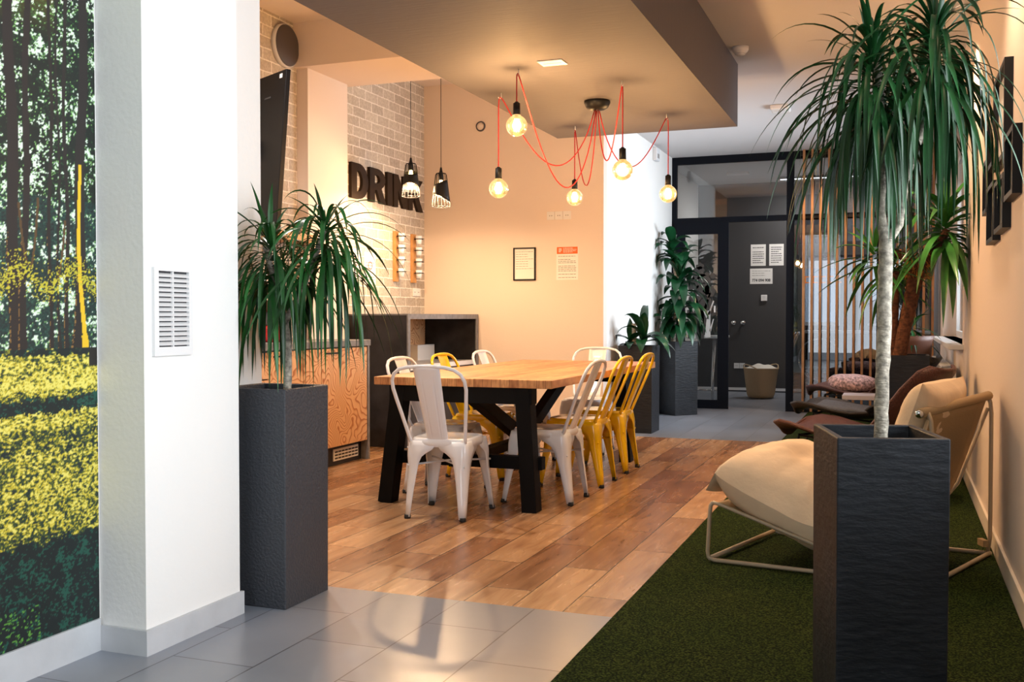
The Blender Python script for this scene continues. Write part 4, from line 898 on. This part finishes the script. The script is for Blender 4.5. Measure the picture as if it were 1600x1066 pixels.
# ---------------------------------------------------------------- woven lounge chairs
def make_lounge(m_):
    t = thing('woven_lounge_chair', '', 'lounge chair')
    prof = [(.52, .335), (.50, .375), (.42, .395), (.30, .385), (.12, .345), (-.05, .325), (-.20, .34), (-.32, .42), (-.42, .54), (-.53, .69), (-.62, .80), (-.65, .83)]
    wid = [.10, .20, .265, .295, .31, .31, .31, .31, .305, .285, .24, .15]
    def f(u, v):
        q = v*(len(prof)-1); i = min(len(prof)-2, int(q)); r = q-i; y = prof[i][0]*(1-r)+prof[i+1][0]*r; z = prof[i][1]*(1-r)+prof[i+1][1]*r; w_ = wid[i]*(1-r)+wid[i+1]*r
        s = (u-.5)*2; curl = .055*abs(s)**2.5*(1 if y > -.3 else .4); return (s*w_, y+(.05*abs(s)**3 if y < -.2 else 0), z+curl)
    MB().grid(17, 45, f).build('seat_shell', m_, t, solid=.022)
    rim = [f(0, j/44) for j in range(45)]+[f(i/16, 1) for i in range(1, 17)]+[f(1, 1-j/44) for j in range(1, 45)]+[f(1-i/16, 0) for i in range(1, 16)]
    MB().tube(rim, .013, 6, closed=True).build('woven_rim', m_, t)
    for s in (-1, 1):
        MB().tube([(s*.20, .30, .365), (s*.23, .38, .02), (s*.235, .40, .002)], .008, 8).build('leg', 'black_metal', t)
        MB().tube([(s*.20, -.18, .33), (s*.24, -.34, .02), (s*.245, -.36, .002)], .008, 8).build('leg', 'black_metal', t)
        MB().tube([(s*.20, .30, .355), (s*.20, -.18, .315)], .008, 8).build('side_rail', 'black_metal', t)
    MB().tube([(-.20, .30, .355), (.20, .30, .355)], .008, 8).build('cross_rail', 'black_metal', t); MB().tube([(-.20, -.18, .315), (.20, -.18, .315)], .008, 8).build('cross_rail', 'black_metal', t)
    return t
la = make_lounge('woven_brown'); lb = make_lounge('woven_black'); lc = copy_tree(la)
for o, x, y, rz, lab in ((la, -.26, 6.90, 62, 'reddish brown woven lounge chair directly behind the foreground planter'), (lb, -.30, 8.55, 72, 'black woven lounge chair with a grey seat pad'), (lc, -.36, 10.7, 78, 'brown woven lounge chair farthest back with a patterned cushion')):
    o.location = (x, y, 0.012); o.rotation_euler = (0, 0, R(rz)); o['label'] = lab; o['group'] = 'woven lounge chairs on the turf'; o.scale = (.95, .95, .95)
def pad(u, v):
    x = (u-.5)*.50; y = .40-.62*v; z = .372+.0*v-.05*sin(min(1, v*1.1)*pi*.5)+.045*(abs(u-.5)*2)**2.5; th = .035*(1-(abs(u-.5)*2)**6)*(1-(abs(v-.5)*2)**6); return (x, y, z+th+.022)
o = MB().grid(24, 28, pad).build('seat_pad', 'woven_grey', None, solid=.018); o.scale = (.95, .95, .95); o.location = (-.30, 8.55, .012); o.rotation_euler = (0, 0, R(72)); tag(o, 'blue-grey woven pad lying on the black lounge chair', 'seat pad')
def pillow(name, label, m_, loc, rot, sx, sy, sz):
    def f(u, v):
        a = u*2*pi; b = (v-.5)*pi; c_, s_ = cos(a), sin(a); p = .5; r = 1/((abs(c_)**(1/p)+abs(s_)**(1/p))**p); cb = cos(b)
        k = (abs(cb)**.55); return (c_*r*sx/2*k, s_*r*sy/2*k, sz/2*sin(b)*(1+.12*noise.noise(Vector((c_*2*k, s_*2*k, b)))))
    o = MB().grid(40, 18, f, closed_u=True).build(name, m_, None); o.location = loc; o.rotation_euler = rot; return tag(o, label, 'cushion')
pillow('cushion', 'patterned red and white cushion lying on the farthest woven lounge chair', 'patterned', (-.42, 10.72, .46), (R(4), R(-3), R(78)), .44, .50, .16)
t = thing('side_table', 'small pale lilac block side table between the woven lounge chairs', 'side table', (-.30, 9.72, 0))
B(-.17, .17, -.17, .17, .38, .42).build('tabletop', 'lilac_box', t, bevel=.003); MB().box(-.16, -.12, -.16, .16, .012, .38).box(.12, .16, -.16, .16, .012, .38).build('side_panel', 'lilac_box', t)
# ---------------------------------------------------------------- canvas sling chair
def sling():
    F = Vector((-.79, 4.58, 0)); Wd = Vector((.205, .71, 0)); Ld = Vector((.99, -.12, 0)); z0 = .024
    t = thing('sling_lounge_chair', 'low sling lounge chair with tan tube frame, canvas back and thick cream cushion', 'lounge chair', (-.2, 4.8, 0))
    def P_(u, l, z): return F+Wd*u+Ld*l*(.93+.07*u)+Vector((0, 0, z))
    # per side: floor tube with bent front upright, seat rail, back strut
    for u in (0, 1):
        MB().tube([P_(u, .015, .285), P_(u, .004, .27), P_(u, 0, .24), P_(u, -.01, .06), P_(u, -.006, .035), P_(u, .02, z0), P_(u, .5, z0), P_(u, .97, z0), P_(u, 1.0, z0)], .0095, 10).build('side_frame', 'tan_tube', t, world=True)
        MB().tube([P_(u, .015, .285), P_(u, .06, .275), P_(u, .55, .125), P_(u, .72, .15), P_(u, .86, .34), P_(u, .985, .70)], .0085, 10).build('seat_rail', 'tan_tube', t, world=True)
        zt = .725 if u == 0 else .755
        MB().tube([P_(u, .99, z0), P_(u, 1.0, .10), P_(u, 1.0, zt-.08), P_(u, .995, zt-.03), P_(u, .985, zt), P_(u, .97, zt+.002)], .0095, 10).build('back_upright', 'tan_tube', t, world=True)
    for l, nm in ((.0, 'front_crossbar'), (1.0, 'rear_crossbar')): MB().tube([P_(0, l, .03 if l == 0 else z0), P_(1, l, .03 if l == 0 else z0)], .0105, 10).build(nm, 'tan_tube', t, world=True)
    MB().tube([P_(-.05, .965, .728), P_(1.01, .985, .757)], .021, 12).build('top_roll', 'tan_canvas', t, world=True)
    MB().lathe([(0, .01), (.016, .01), (.018, 0), (0, 0)], n=16).xf(Matrix.Translation(P_(-.065, .965, .728)) @ Matrix.Rotation(R(100), 4, 'X')).build('bolt', 'chrome', t, world=True)
    B(-.012, .012, -.03, .03, -.015, .015).xf(Matrix.Translation(P_(1, .97, .07)) @ Matrix.Rotation(R(20), 4, 'Z')).build('strap_buckle', 'tan_canvas', t, world=True)
    pr = [(.015, .275), (.12, .245), (.28, .19), (.42, .14), (.56, .12), (.68, .145), (.78, .22), (.87, .38), (.985, .74)]
    def path(v):
        q = v*(len(pr)-1); i = min(len(pr)-2, int(q)); r = q-i; p0 = pr[max(0, i-1)]; p1 = pr[i]; p2 = pr[i+1]; p3 = pr[min(len(pr)-1, i+2)]
        cr = lambda a, b, c, d: .5*((2*b)+(-a+c)*r+(2*a-5*b+4*c-d)*r*r+(-a+3*b-3*c+d)*r**3)
        return cr(p0[0], p1[0], p2[0], p3[0]), cr(p0[1], p1[1], p2[1], p3[1])
    def sl(u, v): l, z = path(v); return P_(.04+.92*u, l, z-.03*sin(u*pi)*sin(v*pi))
    MB().grid(9, 40, sl).build('canvas_sling', 'tan_canvas', t, world=True, solid=.004)
    # cushions: closed pillow surfaces following the sling
    def cush(v0, v1, thick, over, lift, seed, wide=1.06):
        def f(a_, b_):
            ang = a_*2*pi; rad = sin(b_*pi/2) if b_ <= 1 else 0
            return None
        nu, nv = 36, 40; mb = MB()
        for side in (1, -1):
            def g(u, v, side=side):
                vv = v0+(v1-v0)*v; l, z = path(max(0, min(1, vv))); l2, z2 = path(max(0, min(1, vv+.01))); l1, z1_ = path(max(0, min(1, vv-.01)))
                tx, tz = l2-l1, z2-z1_; k = math.hypot(tx, tz) or 1; nx, nz = -tz/k, tx/k
                if vv < 0: l += vv*1.05; z += -vv*.28
                if vv > 1: l += (vv-1)*.55; z += (vv-1)*1.0
                s_ = abs(2*u-1); s2 = abs(2*v-1); env = ((1-s_**3.4)*(1-s2**3.4)); env = max(0, env)**.55
                pinch = 1-.10*(1-s2**2)*0-.0
                uu = (u-.5)*wide*(1+.05*(s2**4))+.5
                wr_ = .022*noise.fractal(Vector((u*3+seed, v*5, seed)), .7, 2, 3)*env+.012*sin(v*26+u*7)*env*max(0, 1-4*abs(v-.62))
                c_ = lift+(.07 if side > 0 else 0)*0
                off = c_+(thick*.62*env+wr_ if side > 0 else -thick*.46*env+wr_*.5)
                corner = .035*(s_**3)*(s2**3)+(.03*(1-v)**3)
                return P_(uu, l+nx*off, z+nz*off+corner)
            mb.grid(nu, nv, g)
        return mb
    cush(-.015, .66, .33, 0, .095, 3, 1.06).build('seat_cushion', 'cream_canvas', t, world=True)
    wv = Wd.normalized(); uv = Vector((.33, -.03, .94)).normalized(); uv = (uv-wv*uv.dot(wv)).normalized(); nv = wv.cross(uv).normalized()
    C_ = P_(.475, .862, .672); mb = MB()
    for sd in (1, -1):
        def h(u, v, sd=sd):
            a, b = (u-.5)*2, (v-.5)*2; env = max(0, (1-abs(a)**3.2)*(1-abs(b)**3.2))**.5
            pin = 1-.05*(1-abs(a)**3)*abs(b)**4; pin2 = 1-.04*(1-abs(b)**3)*abs(a)**4
            return C_+wv*a*.345*pin2+uv*b*.185*pin+nv*sd*(.085*env+.006*noise.fractal(Vector((a*2, b*2, sd)), .7, 2, 3)*env)
        mb.grid(30, 22, h)
    mb.build('back_cushion', 'cream_canvas', t, world=True)
sling()
